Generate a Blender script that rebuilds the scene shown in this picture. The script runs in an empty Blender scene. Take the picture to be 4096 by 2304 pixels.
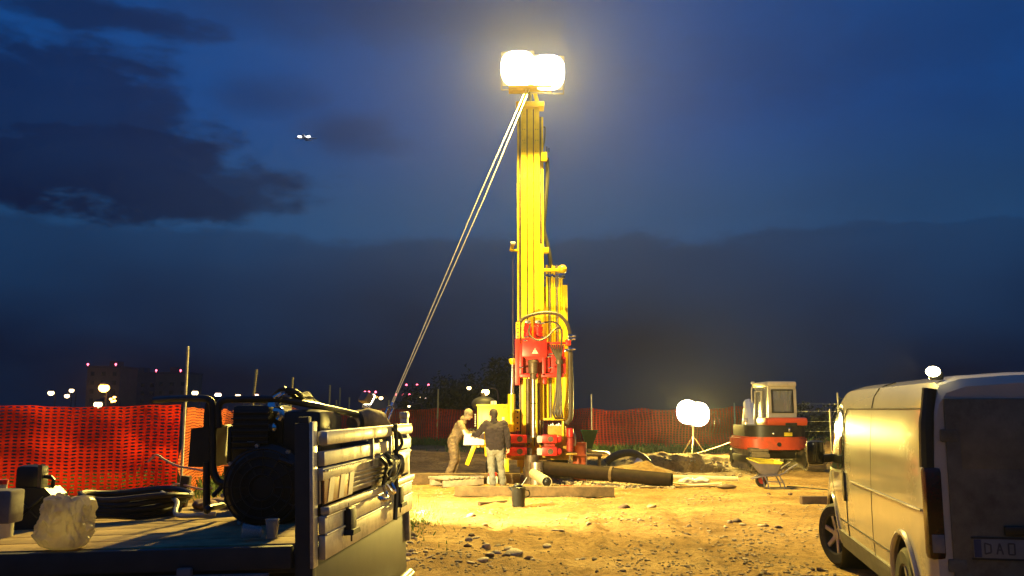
import bpy, bmesh, math, random
from mathutils import Vector, Matrix, noise
random.seed(7)
sc = bpy.context.scene
COL = sc.collection
R = math.radians

# ---------------------------------------------------------------- camera
CAM_H, F_PX, V_HOR = 1.75, 880.0, 409.0
PITCH = math.atan((V_HOR - 288.0) / F_PX)
cd = bpy.data.cameras.new('camera')
cd.sensor_width = 36.0
cd.lens = F_PX / 1024.0 * 36.0
cd.clip_start, cd.clip_end = 0.1, 5000
cam = bpy.data.objects.new('camera', cd)
COL.objects.link(cam)
cam.location = (0, 0, CAM_H)
cam.rotation_euler = (math.pi / 2 + PITCH, 0, 0)
sc.camera = cam

# ---------------------------------------------------------------- render
sc.render.engine = 'CYCLES'
sc.cycles.use_denoising = True
sc.cycles.max_bounces = 6
sc.cycles.diffuse_bounces = 3
sc.cycles.glossy_bounces = 3
sc.cycles.transmission_bounces = 5
sc.cycles.volume_bounces = 0
sc.cycles.transparent_max_bounces = 8
sc.cycles.sample_clamp_indirect = 4.0
sc.cycles.caustics_reflective = False
sc.cycles.caustics_refractive = False
sc.view_settings.view_transform = 'Standard'
sc.view_settings.look = 'None'
sc.view_settings.exposure = 0.0
sc.view_settings.gamma = 1.0

# ---------------------------------------------------------------- world: dusk sky with cloud banks
world = bpy.data.worlds.new('World')
sc.world = world
world.use_nodes = True
wn, wl = world.node_tree.nodes, world.node_tree.links
wn.clear()
def wmath(op, a, b=None, c=None, clamp=False):
    n = wn.new('ShaderNodeMath'); n.operation = op; n.use_clamp = clamp
    for i, x in enumerate((a, b, c)):
        if x is None: continue
        if isinstance(x, (int, float)): n.inputs[i].default_value = x
        else: wl.new(x, n.inputs[i])
    return n.outputs[0]
def wstep(x, lo, hi):
    n = wn.new('ShaderNodeMapRange'); n.interpolation_type = 'SMOOTHSTEP'
    wl.new(x, n.inputs['Value']); n.inputs['From Min'].default_value = lo; n.inputs['From Max'].default_value = hi
    return n.outputs[0]
def wmix(f, a, b):
    n = wn.new('ShaderNodeMix'); n.data_type = 'RGBA'
    if isinstance(f, (int, float)): n.inputs['Factor'].default_value = f
    else: wl.new(f, n.inputs['Factor'])
    for s, x in (('A', a), ('B', b)):
        i = [k for k in n.inputs if k.name == s and k.type == 'RGBA'][0]
        if isinstance(x, tuple): i.default_value = (*x, 1)
        else: wl.new(x, i)
    return [o for o in n.outputs if o.type == 'RGBA'][0]
tc = wn.new('ShaderNodeTexCoord')
sp = wn.new('ShaderNodeSeparateXYZ'); wl.new(tc.outputs['Generated'], sp.inputs[0])
az = wmath('ARCTAN2', sp.outputs[0], sp.outputs[1])
el = wmath('ARCSINE', sp.outputs[2])
cv = wn.new('ShaderNodeCombineXYZ'); wl.new(wmath('MULTIPLY', az, 1.0), cv.inputs[0]); wl.new(wmath('MULTIPLY', el, 2.2), cv.inputs[1])
def wnoise(scale, detail, rough, off=0.0):
    n = wn.new('ShaderNodeTexNoise'); n.inputs['Scale'].default_value = scale
    n.inputs['Detail'].default_value = detail; n.inputs['Roughness'].default_value = rough
    m = wn.new('ShaderNodeVectorMath'); m.operation = 'ADD'; m.inputs[1].default_value = (off, off * .7, off * .3)
    wl.new(cv.outputs[0], m.inputs[0]); wl.new(m.outputs[0], n.inputs['Vector'])
    return wmath('SUBTRACT', n.outputs['Fac'], 0.5)
n1, n2, n3 = wnoise(6, 6, .6), wnoise(22, 4, .65, 3.1), wnoise(3.2, 3, .5, 9.3)
def dirang(u, v):
    a, b = (u - 512) / F_PX, (288 - v) / F_PX
    d = Vector((a, math.cos(PITCH) - b * math.sin(PITCH), math.sin(PITCH) + b * math.cos(PITCH))).normalized()
    return math.atan2(d.x, d.y), math.asin(d.z)
def wblob(u, v, ru, rv, soft, amp=1.0):
    a0, e0 = dirang(u, v)
    dx = wmath('DIVIDE', wmath('SUBTRACT', az, a0), ru / F_PX)
    dy = wmath('DIVIDE', wmath('SUBTRACT', el, e0), rv / F_PX)
    r = wmath('SQRT', wmath('ADD', wmath('MULTIPLY', dx, dx), wmath('MULTIPLY', dy, dy)))
    r = wmath('ADD', r, wmath('ADD', wmath('MULTIPLY', n1, 2.6), wmath('MULTIPLY', n2, 1.3)))
    return wmath('MULTIPLY', wmath('SUBTRACT', 1.0, wstep(r, 1 - soft, 1 + soft)), amp)
# low cloud bank that lies all round above the horizon
e_edge = dirang(512, 238)[1]
lowd = wmath('ADD', wmath('SUBTRACT', el, e_edge), wmath('ADD', wmath('MULTIPLY', n1, .085), wmath('MULTIPLY', n2, .030)))
low = wmath('SUBTRACT', 1.0, wstep(lowd, -.010, .009))
low_soft = wmath('ADD', .46, wmath('MULTIPLY', wstep(el, e_edge + .02, .02), .5))
low = wmath('MULTIPLY', low, low_soft)
m_ = low
for args in ((50, 112, 130, 68, .38, .78), (110, 168, 165, 46, .35, .9), (225, 188, 90, 26, .4, .8), (95, 14, 95, 15, .45, .75), (330, 8, 230, 26, .9, .42),
             (345, 134, 45, 17, .9, .5), (372, 143, 40, 10, .9, .42), (262, 98, 50, 16, .9, .4), (900, 40, 210, 55, 1.0, .35), (980, 190, 150, 140, 1.0, .3)):
    m_ = wmath('MAXIMUM', m_, wblob(*args))
m_ = wmath('ADD', m_, wmath('ADD', wmath('MULTIPLY', n3, .55), wmath('MULTIPLY', n1, .22)), clamp=True)
sky = wn.new('ShaderNodeTexSky'); sky.sky_type = 'NISHITA'; sky.sun_disc = False
sky.sun_elevation = R(-6.0); sky.sun_rotation = R(235); sky.ozone_density = 6.0; sky.dust_density = .6
skys = wn.new('ShaderNodeVectorMath'); skys.operation = 'SCALE'; wl.new(sky.outputs[0], skys.inputs[0]); skys.inputs['Scale'].default_value = 1.2
clear = wmix(.9, skys.outputs[0], wmix(wstep(el, .20, .34), (.50, 2.8, 7.6), (.12, 2.4, 9.9)))
cloud = wmix(wstep(el, .0, .30), (.03, .04, .25), (.05, .10, .85))
fin = wmix(m_, clear, cloud)
bg = wn.new('ShaderNodeBackground'); wl.new(fin, bg.inputs[0]); bg.inputs[1].default_value = 0.029
wo = wn.new('ShaderNodeOutputWorld'); wl.new(bg.outputs[0], wo.inputs[0])

# ---------------------------------------------------------------- layout helpers (metres; camera foot is the origin, +Y ahead)
cP, sP = math.cos(PITCH), math.sin(PITCH)
def ray(u, v):
    a, b = (u - 512) / F_PX, (288 - v) / F_PX
    return Vector((a, cP - b * sP, sP + b * cP))
def at(u, v, Y):
    d = ray(u, v); t = Y / d.y
    return Vector((d.x * t, Y, CAM_H + d.z * t))
def sstep(x, a, b):
    t = min(1, max(0, (x - a) / (b - a))); return t * t * (3 - 2 * t)
def gauss(x, y, cx, cy, rx, ry):
    return math.exp(-(((x - cx) / rx) ** 2 + ((y - cy) / ry) ** 2))
def gz(x, y):
    """height of the ground"""
    p = Vector((x * .55, y * .55, 0.3))
    h = noise.noise(p) * .05 + noise.noise(p * 3.7) * .030 + noise.noise(p * 11) * .014
    h *= sstep(math.hypot(x, y), 2, 8)
    h += .05 * math.sin(x * 2.1 + y * .35) * gauss(x, y, 1.5, 11.5, 3.5, 2.5) * .5
    cxr = 1.6 + .035 * (y - 9) ** 1.25 if y > 9 else 1.6
    for q in (cxr - .82, cxr + .82, cxr * .6 - 1.3, cxr * .6 + .35):
        dd = abs(x - q - .05 * math.sin(y * 1.7))
        if dd < .42: h += (-.045 * math.exp(-(dd / .11) ** 2) + .022 * math.exp(-((dd - .23) / .08) ** 2)) * sstep(y, 7, 9) * (1 - sstep(y, 15, 18.5)) * (.7 + .5 * math.sin(y * 9 + q))
    h += .36 * gauss(x, y, 3.45, 24.2, .9, .9) * (1 + .5 * noise.noise(p * 5))
    h += .14 * gauss(x, y, 8.2, 25.4, .8, 1.0) + .25 * gauss(x, y, 2.9, 27.5, 1.2, .8) - .12 * gauss(x, y, 5.2, 24.0, 1.0, .8)
    h += .30 * gauss(x, y, 5.2, 29.4, 2.3, .6) * (1 + .4 * noise.noise(p * 6))
    d = ((x - 5.1 - .35 * noise.noise(p * 4)) / 1.15) ** 4 + ((y - 26.9 - .4 * noise.noise(p * 4 + Vector((5, 0, 0)))) / 1.75) ** 4
    h -= 1.35 * (1 - sstep(d, .55, 1.35))
    h += .6 * sstep(y, 40, 90) * 0 + .9 * gauss(x, y, 16.5, 37, 4.5, 6) + .35 * gauss(x, y, -4.5, 31, 3.2, 3.4)
    return h
def G(u, v):
    d = ray(u, v); t = CAM_H / -d.z
    x, y = d.x * t, d.y * t
    return Vector((x, y, gz(x, y)))

# ---------------------------------------------------------------- materials
MATS = {}
def mat(name, col, rough=.6, metal=0.0, var=.18, scale=6.0, bump=0.0, bscale=40.0, dirt=None, dirt_amt=.0, spec=.5, coat=0.0, trans=0.0, sub=0.0, emit=None, estr=0.0, alpha=1.0):
    if name in MATS: return MATS[name]
    m = bpy.data.materials.new(name); m.use_nodes = True
    n, l = m.node_tree.nodes, m.node_tree.links
    b = n['Principled BSDF']
    b.inputs['Roughness'].default_value = rough; b.inputs['Metallic'].default_value = metal
    b.inputs['Specular IOR Level'].default_value = spec
    b.inputs['Coat Weight'].default_value = coat; b.inputs['Coat Roughness'].default_value = .08
    b.inputs['Transmission Weight'].default_value = trans
    b.inputs['Alpha'].default_value = alpha
    t = n.new('ShaderNodeTexCoord')
    nz = n.new('ShaderNodeTexNoise'); nz.inputs['Scale'].default_value = scale; nz.inputs['Detail'].default_value = 6; nz.inputs['Roughness'].default_value = .65
    l.new(t.outputs['Object'], nz.inputs['Vector'])
    rp = n.new('ShaderNodeValToRGB')
    lo, hi = [max(0, c * (1 - var)) for c in col], [min(1, c * (1 + var)) for c in col]
    rp.color_ramp.elements[0].position, rp.color_ramp.elements[1].position = .35, .68
    rp.color_ramp.elements[0].color, rp.color_ramp.elements[1].color = (*lo, 1), (*hi, 1)
    l.new(nz.outputs['Fac'], rp.inputs[0])
    out = rp.outputs[0]
    if dirt_amt > 0:
        n2_ = n.new('ShaderNodeTexNoise'); n2_.inputs['Scale'].default_value = scale * .6; n2_.inputs['Detail'].default_value = 8; n2_.inputs['Roughness'].default_value = .75
        l.new(t.outputs['Object'], n2_.inputs['Vector'])
        mr = n.new('ShaderNodeMapRange'); mr.inputs['From Min'].default_value = .62 - .3 * dirt_amt; mr.inputs['From Max'].default_value = .8 - .25 * dirt_amt; mr.inputs['To Max'].default_value = .85
        l.new(n2_.outputs['Fac'], mr.inputs['Value'])
        mx = n.new('ShaderNodeMix'); mx.data_type = 'RGBA'
        ia = [k for k in mx.inputs if k.type == 'RGBA']
        l.new(mr.outputs[0], mx.inputs['Factor']); l.new(out, ia[0]); ia[1].default_value = (*(dirt or (.12, .09, .06)), 1)
        out = [o for o in mx.outputs if o.type == 'RGBA'][0]
        ra = n.new('ShaderNodeMath'); ra.operation = 'MULTIPLY_ADD'; l.new(mr.outputs[0], ra.inputs[0]); ra.inputs[1].default_value = .3; ra.inputs[2].default_value = rough; ra.use_clamp = True
        l.new(ra.outputs[0], b.inputs['Roughness'])
    l.new(out, b.inputs['Base Color'])
    if bump > 0:
        nb = n.new('ShaderNodeTexNoise'); nb.inputs['Scale'].default_value = bscale; nb.inputs['Detail'].default_value = 5
        l.new(t.outputs['Object'], nb.inputs['Vector'])
        bp = n.new('ShaderNodeBump'); bp.inputs['Strength'].default_value = bump; bp.inputs['Distance'].default_value = .02
        l.new(nb.outputs['Fac'], bp.inputs['Height']); l.new(bp.outputs[0], b.inputs['Normal'])
    if emit:
        b.inputs['Emission Color'].default_value = (*emit, 1); b.inputs['Emission Strength'].default_value = estr
    if sub > 0:   # thin plastic that lets light through
        tr = n.new('ShaderNodeBsdfTranslucent'); l.new(out, tr.inputs[0])
        ms = n.new('ShaderNodeMixShader'); ms.inputs[0].default_value = sub
        l.new(b.outputs[0], ms.inputs[1]); l.new(tr.outputs[0], ms.inputs[2]); l.new(ms.outputs[0], n['Material Output'].inputs[0])
    MATS[name] = m
    return m
YEL = mat('rig yellow paint', (.86, .62, .012), .36, var=.12, scale=4, dirt=(.30, .17, .03), dirt_amt=.24)
YELD = mat('dusty yellow paint', (.62, .36, .03), .5, var=.2, scale=4, dirt=(.16, .09, .03), dirt_amt=.5)
RED = mat('rig red paint', (.70, .022, .018), .36, var=.15, scale=5, dirt=(.13, .03, .02), dirt_amt=.3)
DRED = mat('dusty red paint', (.42, .03, .02), .5, var=.25, scale=5, dirt=(.12, .05, .03), dirt_amt=.5)
BLACK = mat('black rubber', (.018, .017, .016), .55, var=.3, scale=9)
BLKM = mat('black metal', (.014, .014, .015), .38, var=.3, scale=6, spec=.4)
HOSE = mat('hose rubber', (.060, .042, .026), .5, var=.3, scale=8)
GRIME = mat('greasy steel', (.12, .085, .055), .45, .35, var=.4, scale=5, bump=.1)
STEEL = mat('worn steel', (.50, .48, .45), .33, .9, var=.25, scale=7, dirt=(.16, .11, .07), dirt_amt=.2)
CHROME = mat('bright steel', (.75, .73, .70), .18, 1.0, var=.1)
GALV = mat('galvanised tube', (.42, .42, .36), .45, .5, var=.25, scale=10)
ALU = mat('brushed aluminium', (.56, .53, .48), .34, .7, var=.16, scale=7, dirt=(.16, .12, .08), dirt_amt=.42, bump=.03, bscale=90)
WOOD = mat('dusty timber', (.125, .080, .036), .9, var=.45, scale=4, bump=.3, bscale=30)
WOODD = mat('dark timber', (.085, .05, .035), .85, var=.3, scale=5, bump=.3, bscale=30)
PLY = mat('plank deck', (.33, .215, .095), .8, var=.3, scale=3, dirt=(.10, .06, .03), dirt_amt=.4, bump=.1, bscale=60)
STONE = mat('river stone', (.38, .31, .22), .9, var=.35, scale=4, bump=.2, bscale=30)
STONED = mat('dark wet stone', (.10, .06, .045), .75, var=.3, scale=5)
REDNET = mat('red plastic netting', (.99, .045, .010), .5, var=.10, scale=2, sub=.75)
ORNET = mat('orange plastic netting', (.97, .20, .04), .5, var=.15, scale=2, sub=.45)
DARKNET = mat('dull red plastic netting', (.90, .07, .022), .6, var=.25, scale=.8, sub=.5)
GLASS = mat('dark glass', (.02, .022, .02), .06, var=0, spec=.8)
TYRE = mat('tyre rubber', (.022, .02, .018), .8, var=.3, scale=10, dirt=(.12, .09, .05), dirt_amt=.35)
CREAM = mat('cream plastic', (.80, .74, .60), .45, var=.06)
WHITEP = mat('white painted steel', (.82, .80, .74), .4, var=.05)

# ---------------------------------------------------------------- mesh helpers
class MB:
    def __init__(s): s.bm = bmesh.new()
    def _add(s, tb):
        me = bpy.data.meshes.new('tmp'); tb.to_mesh(me); tb.free(); s.bm.from_mesh(me); bpy.data.meshes.remove(me); return s
    def box(s, c, size, bev=0.0, M=None):
        tb = bmesh.new(); bmesh.ops.create_cube(tb, size=1.0)
        for v in tb.verts: v.co = Vector((v.co.x * size[0], v.co.y * size[1], v.co.z * size[2]))
        if bev > 0: bmesh.ops.bevel(tb, geom=tb.edges[:], offset=min(bev, min(size) * .45), segments=2, affect='EDGES', profile=.6)
        mt = Matrix.Translation(Vector(c)) @ (M or Matrix())
        bmesh.ops.transform(tb, matrix=mt, verts=tb.verts); return s._add(tb)
    def beam(s, p0, p1, w, h, bev=0.0, up=(0, 0, 1)):
        p0, p1 = Vector(p0), Vector(p1); d = p1 - p0; z = d.normalized()
        x = Vector(up).cross(z)
        if x.length < 1e-4: x = Vector((1, 0, 0)).cross(z)
        x.normalize(); y = z.cross(x)
        M = Matrix((x, y, z)).transposed().to_4x4()
        return s.box((p0 + p1) / 2, (w, h, d.length), bev, M)
    def cyl(s, p0, p1, r0, r1=None, n=14, cap=True):
        r1 = r0 if r1 is None else r1
        p0, p1 = Vector(p0), Vector(p1); z = (p1 - p0).normalized()
        x = z.orthogonal().normalized(); y = z.cross(x); bm = s.bm
        A = [bm.verts.new(p0 + (x * math.cos(2 * math.pi * i / n) + y * math.sin(2 * math.pi * i / n)) * r0) for i in range(n)]
        B = [bm.verts.new(p1 + (x * math.cos(2 * math.pi * i / n) + y * math.sin(2 * math.pi * i / n)) * r1) for i in range(n)]
        for i in range(n): bm.faces.new((A[i], A[(i + 1) % n], B[(i + 1) % n], B[i]))
        if cap: bm.faces.new(A[::-1]); bm.faces.new(B)
        return s
    def tube(s, pts, r, n=8, sub=0, cap=True):
        pts = [Vector(p) for p in pts]
        if sub: pts = smooth_path(pts, sub)
        rs = r if isinstance(r, (list, tuple)) else None
        if rs and len(rs) != len(pts): rs = [rs[min(len(rs) - 1, int(i * len(rs) / len(pts)))] for i in range(len(pts))]
        bm = s.bm; rings = []; x = None
        for i, p in enumerate(pts):
            d = (pts[min(i + 1, len(pts) - 1)] - pts[max(i - 1, 0)]).normalized()
            x = d.orthogonal().normalized() if x is None else (x - d * x.dot(d)).normalized()
            y = d.cross(x); rr = rs[i] if rs else r
            rings.append([bm.verts.new(p + (x * math.cos(2 * math.pi * k / n) + y * math.sin(2 * math.pi * k / n)) * rr) for k in range(n)])
        for a, b in zip(rings, rings[1:]):
            for k in range(n): bm.faces.new((a[k], a[(k + 1) % n], b[(k + 1) % n], b[k]))
        if cap: bm.faces.new(rings[0][::-1]); bm.faces.new(rings[-1])
        return s
    def lathe(s, prof, c=(0, 0, 0), axis=(0, 0, 1), n=24, cap0=False, cap1=False):
        z = Vector(axis).normalized(); x = z.orthogonal().normalized(); y = z.cross(x); c = Vector(c); bm = s.bm
        rings = [[bm.verts.new(c + z * h + (x * math.cos(2 * math.pi * k / n) + y * math.sin(2 * math.pi * k / n)) * max(r, 1e-4)) for k in range(n)] for r, h in prof]
        for a, b in zip(rings, rings[1:]):
            for k in range(n): bm.faces.new((a[k], a[(k + 1) % n], b[(k + 1) % n], b[k]))
        if cap0: bm.faces.new(rings[0][::-1])
        if cap1: bm.faces.new(rings[-1])
        return s
    def poly(s, pts, ext):
        """planar polygon pts (3D) extruded by the vector ext"""
        bm = s.bm; ext = Vector(ext)
        A = [bm.verts.new(Vector(p)) for p in pts]; B = [bm.verts.new(Vector(p) + ext) for p in pts]; n = len(A)
        bm.faces.new(A[::-1]); bm.faces.new(B)
        for i in range(n): bm.faces.new((A[i], A[(i + 1) % n], B[(i + 1) % n], B[i]))
        return s
    def ball(s, c, r, seg=12, scale=(1, 1, 1), M=None):
        tb = bmesh.new(); bmesh.ops.create_uvsphere(tb, u_segments=seg, v_segments=max(6, seg * 2 // 3), radius=r)
        for v in tb.verts: v.co = Vector((v.co.x * scale[0], v.co.y * scale[1], v.co.z * scale[2]))
        bmesh.ops.transform(tb, matrix=Matrix.Translation(Vector(c)) @ (M or Matrix()), verts=tb.verts); return s._add(tb)
    def superball(s, c, sc_, e=.55, M=None, seg=28):
        tb = bmesh.new(); bmesh.ops.create_uvsphere(tb, u_segments=seg, v_segments=seg // 2, radius=1)
        for v in tb.verts: v.co = Vector([math.copysign(abs(q) ** e, q) * k_ for q, k_ in zip(v.co, sc_)])
        bmesh.ops.transform(tb, matrix=Matrix.Translation(Vector(c)) @ (M or Matrix()), verts=tb.verts); return s._add(tb)
    def pbox(s, u0, v0, u1, v1, Y0, Y1, bev=0.0):
        """box whose front at distance Y0 spans the given outline, Y1 is its back"""
        a, b = at(u0, v1, Y0), at(u1, v0, Y0)
        return s.box(((a.x + b.x) / 2, (Y0 + Y1) / 2, (a.z + b.z) / 2), (abs(b.x - a.x), abs(Y1 - Y0), abs(b.z - a.z)), bev)
def smooth_path(pts, sub):
    out = []; P = [pts[0] * 2 - pts[1]] + pts + [pts[-1] * 2 - pts[-2]]
    for i in range(1, len(P) - 2):
        a, b, c, d = P[i - 1:i + 3]
        for k in range(sub):
            t = k / sub
            out.append(.5 * ((2 * b) + (c - a) * t + (2 * a - 5 * b + 4 * c - d) * t * t + (3 * b - a - 3 * c + d) * t ** 3))
    out.append(pts[-1]); return out
RM = {}
def thing(name, label, cat, loc=(0, 0, 0), rz=0.0, group=None, M=None):
    o = bpy.data.objects.new(name, None); COL.objects.link(o)
    mm = M if M is not None else Matrix.Translation(Vector(loc)) @ Matrix.Rotation(rz, 4, 'Z')
    o.matrix_world = mm; o.empty_display_size = .1
    RM[o.name] = mm.copy()
    return tag(o, label, cat, group)
def tag(o, label=None, cat=None, group=None, kind=None):
    if label: o['label'] = label
    if cat: o['category'] = cat
    if group: o['group'] = group
    if kind: o['kind'] = kind
    return o
def shade(me, ang):
    for p in me.polygons: p.use_smooth = True
    if ang < 180:
        bm = bmesh.new(); bm.from_mesh(me)
        for e in bm.edges:
            e.smooth = len(e.link_faces) == 2 and e.calc_face_angle(0) < R(ang)
        bm.to_mesh(me); bm.free()
def build(mb, name, m, parent=None, local=False, smooth=35, top=None):
    """one mesh object; vertices are given in world space (local=True: in the thing's own space)"""
    bmesh.ops.recalc_face_normals(mb.bm, faces=mb.bm.faces[:])
    me = bpy.data.meshes.new(name)
    M = RM[parent.name] if parent else None
    if parent and not local: bmesh.ops.transform(mb.bm, matrix=M.inverted(), verts=mb.bm.verts)
    mb.bm.to_mesh(me); mb.bm.free()
    if smooth: shade(me, smooth)
    me.materials.append(m)
    o = bpy.data.objects.new(name, me); COL.objects.link(o)
    if parent: o.parent = parent; RM[o.name] = M
    elif top is not None:     # a one-mesh thing with its origin at its base
        T = Matrix.Translation(Vector(top)); me.transform(T.inverted()); o.location = Vector(top); RM[o.name] = T
    else: RM[o.name] = Matrix()
    return o
def copy_tree(o, parent=None):
    c = o.copy(); COL.objects.link(c); c.parent = parent
    for ch in o.children: copy_tree(ch, c)
    return c
def remeshed(mb, name, m, parent, voxel, smooth_it=4, local=False):
    o = build(mb, name, m, parent, local, smooth=0)
    md = o.modifiers.new('r', 'REMESH'); md.mode = 'VOXEL'; md.voxel_size = voxel
    ms = o.modifiers.new('s', 'SMOOTH'); ms.iterations = smooth_it; ms.factor = .5
    dg = bpy.context.evaluated_depsgraph_get(); dg.update()
    me = bpy.data.meshes.new_from_object(o.evaluated_get(dg))
    o.modifiers.clear(); old = o.data; o.data = me; bpy.data.meshes.remove(old); me.name = name
    for p in me.polygons: p.use_smooth = True
    if not me.materials: me.materials.append(m)
    return o
def lamp(name, kind, loc, power, col, parent, radius=.1, target=None, cone=None, blend=.5):
    ld = bpy.data.lights.new(name, kind); ld.energy = power; ld.color = col; ld.shadow_soft_size = radius
    if kind == 'SPOT': ld.spot_size = cone; ld.spot_blend = blend
    o = bpy.data.objects.new(name, ld); COL.objects.link(o)
    M = Matrix.Translation(Vector(loc))
    if target is not None: M = M @ (Vector(target) - Vector(loc)).to_track_quat('-Z', 'Y').to_matrix().to_4x4()
    o.parent = parent; o.matrix_local = RM[parent.name].inverted() @ M
    return o
WARM = (1.0, .71, .13)
# ================================================================ SETTING
# ---------------------------------------------------------------- ground: one sheet out to the horizon
def axis(fine0, fine1, step, lo, hi):
    a = [fine0 + i * step for i in range(int((fine1 - fine0) / step) + 1)]
    s, x = step, a[-1]
    while x < hi: s *= 1.28; x = min(hi, x + s); a.append(x)
    s, x = step, a[0]
    while x > lo: s *= 1.28; x = max(lo, x - s); a.insert(0, x)
    return a
xs, ys = axis(-5, 10.5, .085, -700, 700), axis(8.6, 31, .10, -120, 760)
vs = [(x, y, gz(x, y)) for y in ys for x in xs]
nx = len(xs)
fs = [(j * nx + i, j * nx + i + 1, (j + 1) * nx + i + 1, (j + 1) * nx + i) for j in range(len(ys) - 1) for i in range(nx - 1)]
me = bpy.data.meshes.new('ground'); me.from_pydata(vs, [], fs); me.update()
for p in me.polygons: p.use_smooth = True
gm = bpy.data.materials.new('trodden sandy soil'); gm.use_nodes = True
n, l = gm.node_tree.nodes, gm.node_tree.links
b = n['Principled BSDF']; b.inputs['Roughness'].default_value = .95; b.inputs['Specular IOR Level'].default_value = .15
t = n.new('ShaderNodeTexCoord')
def gn(scale, detail, rough):
    k = n.new('ShaderNodeTexNoise'); k.inputs['Scale'].default_value = scale; k.inputs['Detail'].default_value = detail; k.inputs['Roughness'].default_value = rough
    l.new(t.outputs['Object'], k.inputs['Vector']); return k.outputs['Fac']
def gramp(f, stops):
    r = n.new('ShaderNodeValToRGB'); e = r.color_ramp.elements
    while len(e) < len(stops): e.new(.5)
    for q, (pos, c) in zip(e, stops): q.position = pos; q.color = (*c, 1)
    l.new(f, r.inputs[0]); return r.outputs[0]
def gmix(f, a, bb, mode='MIX'):
    k = n.new('ShaderNodeMix'); k.data_type = 'RGBA'; k.blend_type = mode
    if isinstance(f, float): k.inputs['Factor'].default_value = f
    else: l.new(f, k.inputs['Factor'])
    ii = [q for q in k.inputs if q.type == 'RGBA']; l.new(a, ii[0])
    if isinstance(bb, tuple): ii[1].default_value = (*bb, 1)
    else: l.new(bb, ii[1])
    return [q for q in k.outputs if q.type == 'RGBA'][0]
base = gramp(gn(.55, 8, .62), [(.34, (.21, .125, .046)), (.52, (.36, .23, .09)), (.70, (.52, .36, .155))])
fine = gramp(gn(9, 10, .78), [(.36, (.36, .33, .30)), (.50, (.92, .92, .92)), (.70, (1.3, 1.3, 1.27))])
c1 = gmix(.85, base, fine, 'MULTIPLY')
damp = gramp(gn(1.7, 7, .7), [(.55, (0, 0, 0)), (.72, (1, 1, 1))])
c2 = gmix(damp, c1, (.15, .105, .055))
grassm = gramp(gn(.06, 4, .5), [(.48, (0, 0, 0)), (.56, (1, 1, 1))])
gx = n.new('ShaderNodeSeparateXYZ'); l.new(t.outputs['Object'], gx.inputs[0])
far = n.new('ShaderNodeMapRange'); l.new(gx.outputs[1], far.inputs['Value']); far.inputs['From Min'].default_value = 38; far.inputs['From Max'].default_value = 46
c3 = gmix(far.outputs[0], c2, (.035, .055, .02))
lf = n.new('ShaderNodeMapRange'); l.new(gx.outputs[0], lf.inputs['Value']); lf.inputs['From Min'].default_value = -5.2; lf.inputs['From Max'].default_value = -7.0
lf2 = n.new('ShaderNodeMapRange'); l.new(gx.outputs[1], lf2.inputs['Value']); lf2.inputs['From Min'].default_value = 17.2; lf2.inputs['From Max'].default_value = 18.4
lm = n.new('ShaderNodeMath'); lm.operation = 'MULTIPLY'; l.new(lf.outputs[0], lm.inputs[0]); l.new(lf2.outputs[0], lm.inputs[1])
c4 = gmix(lm.outputs[0], c3, (.03, .045, .018))
l.new(c4, b.inputs['Base Color'])
bp = n.new('ShaderNodeBump'); bp.inputs['Strength'].default_value = .9; bp.inputs['Distance'].default_value = .035
bs = n.new('ShaderNodeMath'); bs.operation = 'ADD'; l.new(gn(14, 9, .72), bs.inputs[0]); l.new(gn(55, 6, .7), bs.inputs[1])
l.new(bs.outputs[0], bp.inputs['Height']); l.new(bp.outputs[0], b.inputs['Normal'])
me.materials.append(gm)
ground = bpy.data.objects.new('ground', me); COL.objects.link(ground); ground['kind'] = 'structure'

# ---------------------------------------------------------------- netting fences
def netting(path, H, cw, ch, fine, sag=.05, wob=.06, seed=0, lean=0.0):
    """barrier netting with real holes along a ground path"""
    verts, faces = [], []
    P = [Vector((p[0], p[1], 0)) for p in path]
    L = [0.0]
    for a, b_ in zip(P, P[1:]): L.append(L[-1] + (b_ - a).length)
    nc = int(L[-1] / cw); nr = int(H / ch)
    def pos(s, h):
        i = 0
        while i < len(L) - 2 and s > L[i + 1]: i += 1
        a, b_ = P[i], P[i + 1]; f = (s - L[i]) / (L[i + 1] - L[i]); p = a.lerp(b_, f)
        nrm = Vector((-(b_ - a).y, (b_ - a).x, 0)).normalized()
        q = noise.noise(Vector((s * .35 + seed, h * .9, seed * 1.3))) + .5 * noise.noise(Vector((s * 1.3, h * 2.0, seed + 4)))
        p = p + nrm * (wob * q + lean * h)
        edge = math.sin(math.pi * min(1, max(0, f)))
        z = gz(p.x, p.y) + .05 + (h / H) * (H - .05) - sag * edge * (h / H) ** 2 + .03 * noise.noise(Vector((s * .5, h * .7, seed + 9)))
        return (p.x, p.y, z)
    idx = {}
    def gv(i, j):
        k = (i, j)
        if k not in idx: idx[k] = len(verts); verts.append(pos(i * cw, j * ch))
        return idx[k]
    for i in range(nc):
        for j in range(nr):
            o4 = [gv(i, j), gv(i + 1, j), gv(i + 1, j + 1), gv(i, j + 1)]
            s0, h0 = i * cw, j * ch
            if fine:
                rel = [(.31, .26), (.69, .26), (.85, .5), (.69, .74), (.31, .74), (.15, .5)]
                q = []
                for a, b_ in rel: q.append(len(verts)); verts.append(pos(s0 + a * cw, h0 + b_ * ch))
                faces += [(o4[0], o4[1], q[1], q[0]), (o4[1], o4[2], q[3], q[2]), (o4[2], o4[3], q[4], q[3]), (o4[3], o4[0], q[0], q[5]), (o4[1], q[2], q[1]), (o4[3], q[5], q[4])]
            else:
                q = []
                for a, b_ in ((.2, .25), (.8, .25), (.8, .75), (.2, .75)): q.append(len(verts)); verts.append(pos(s0 + a * cw, h0 + b_ * ch))
                faces += [(o4[k], o4[(k + 1) % 4], q[(k + 1) % 4], q[k]) for k in range(4)]
    return verts, faces
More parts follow.
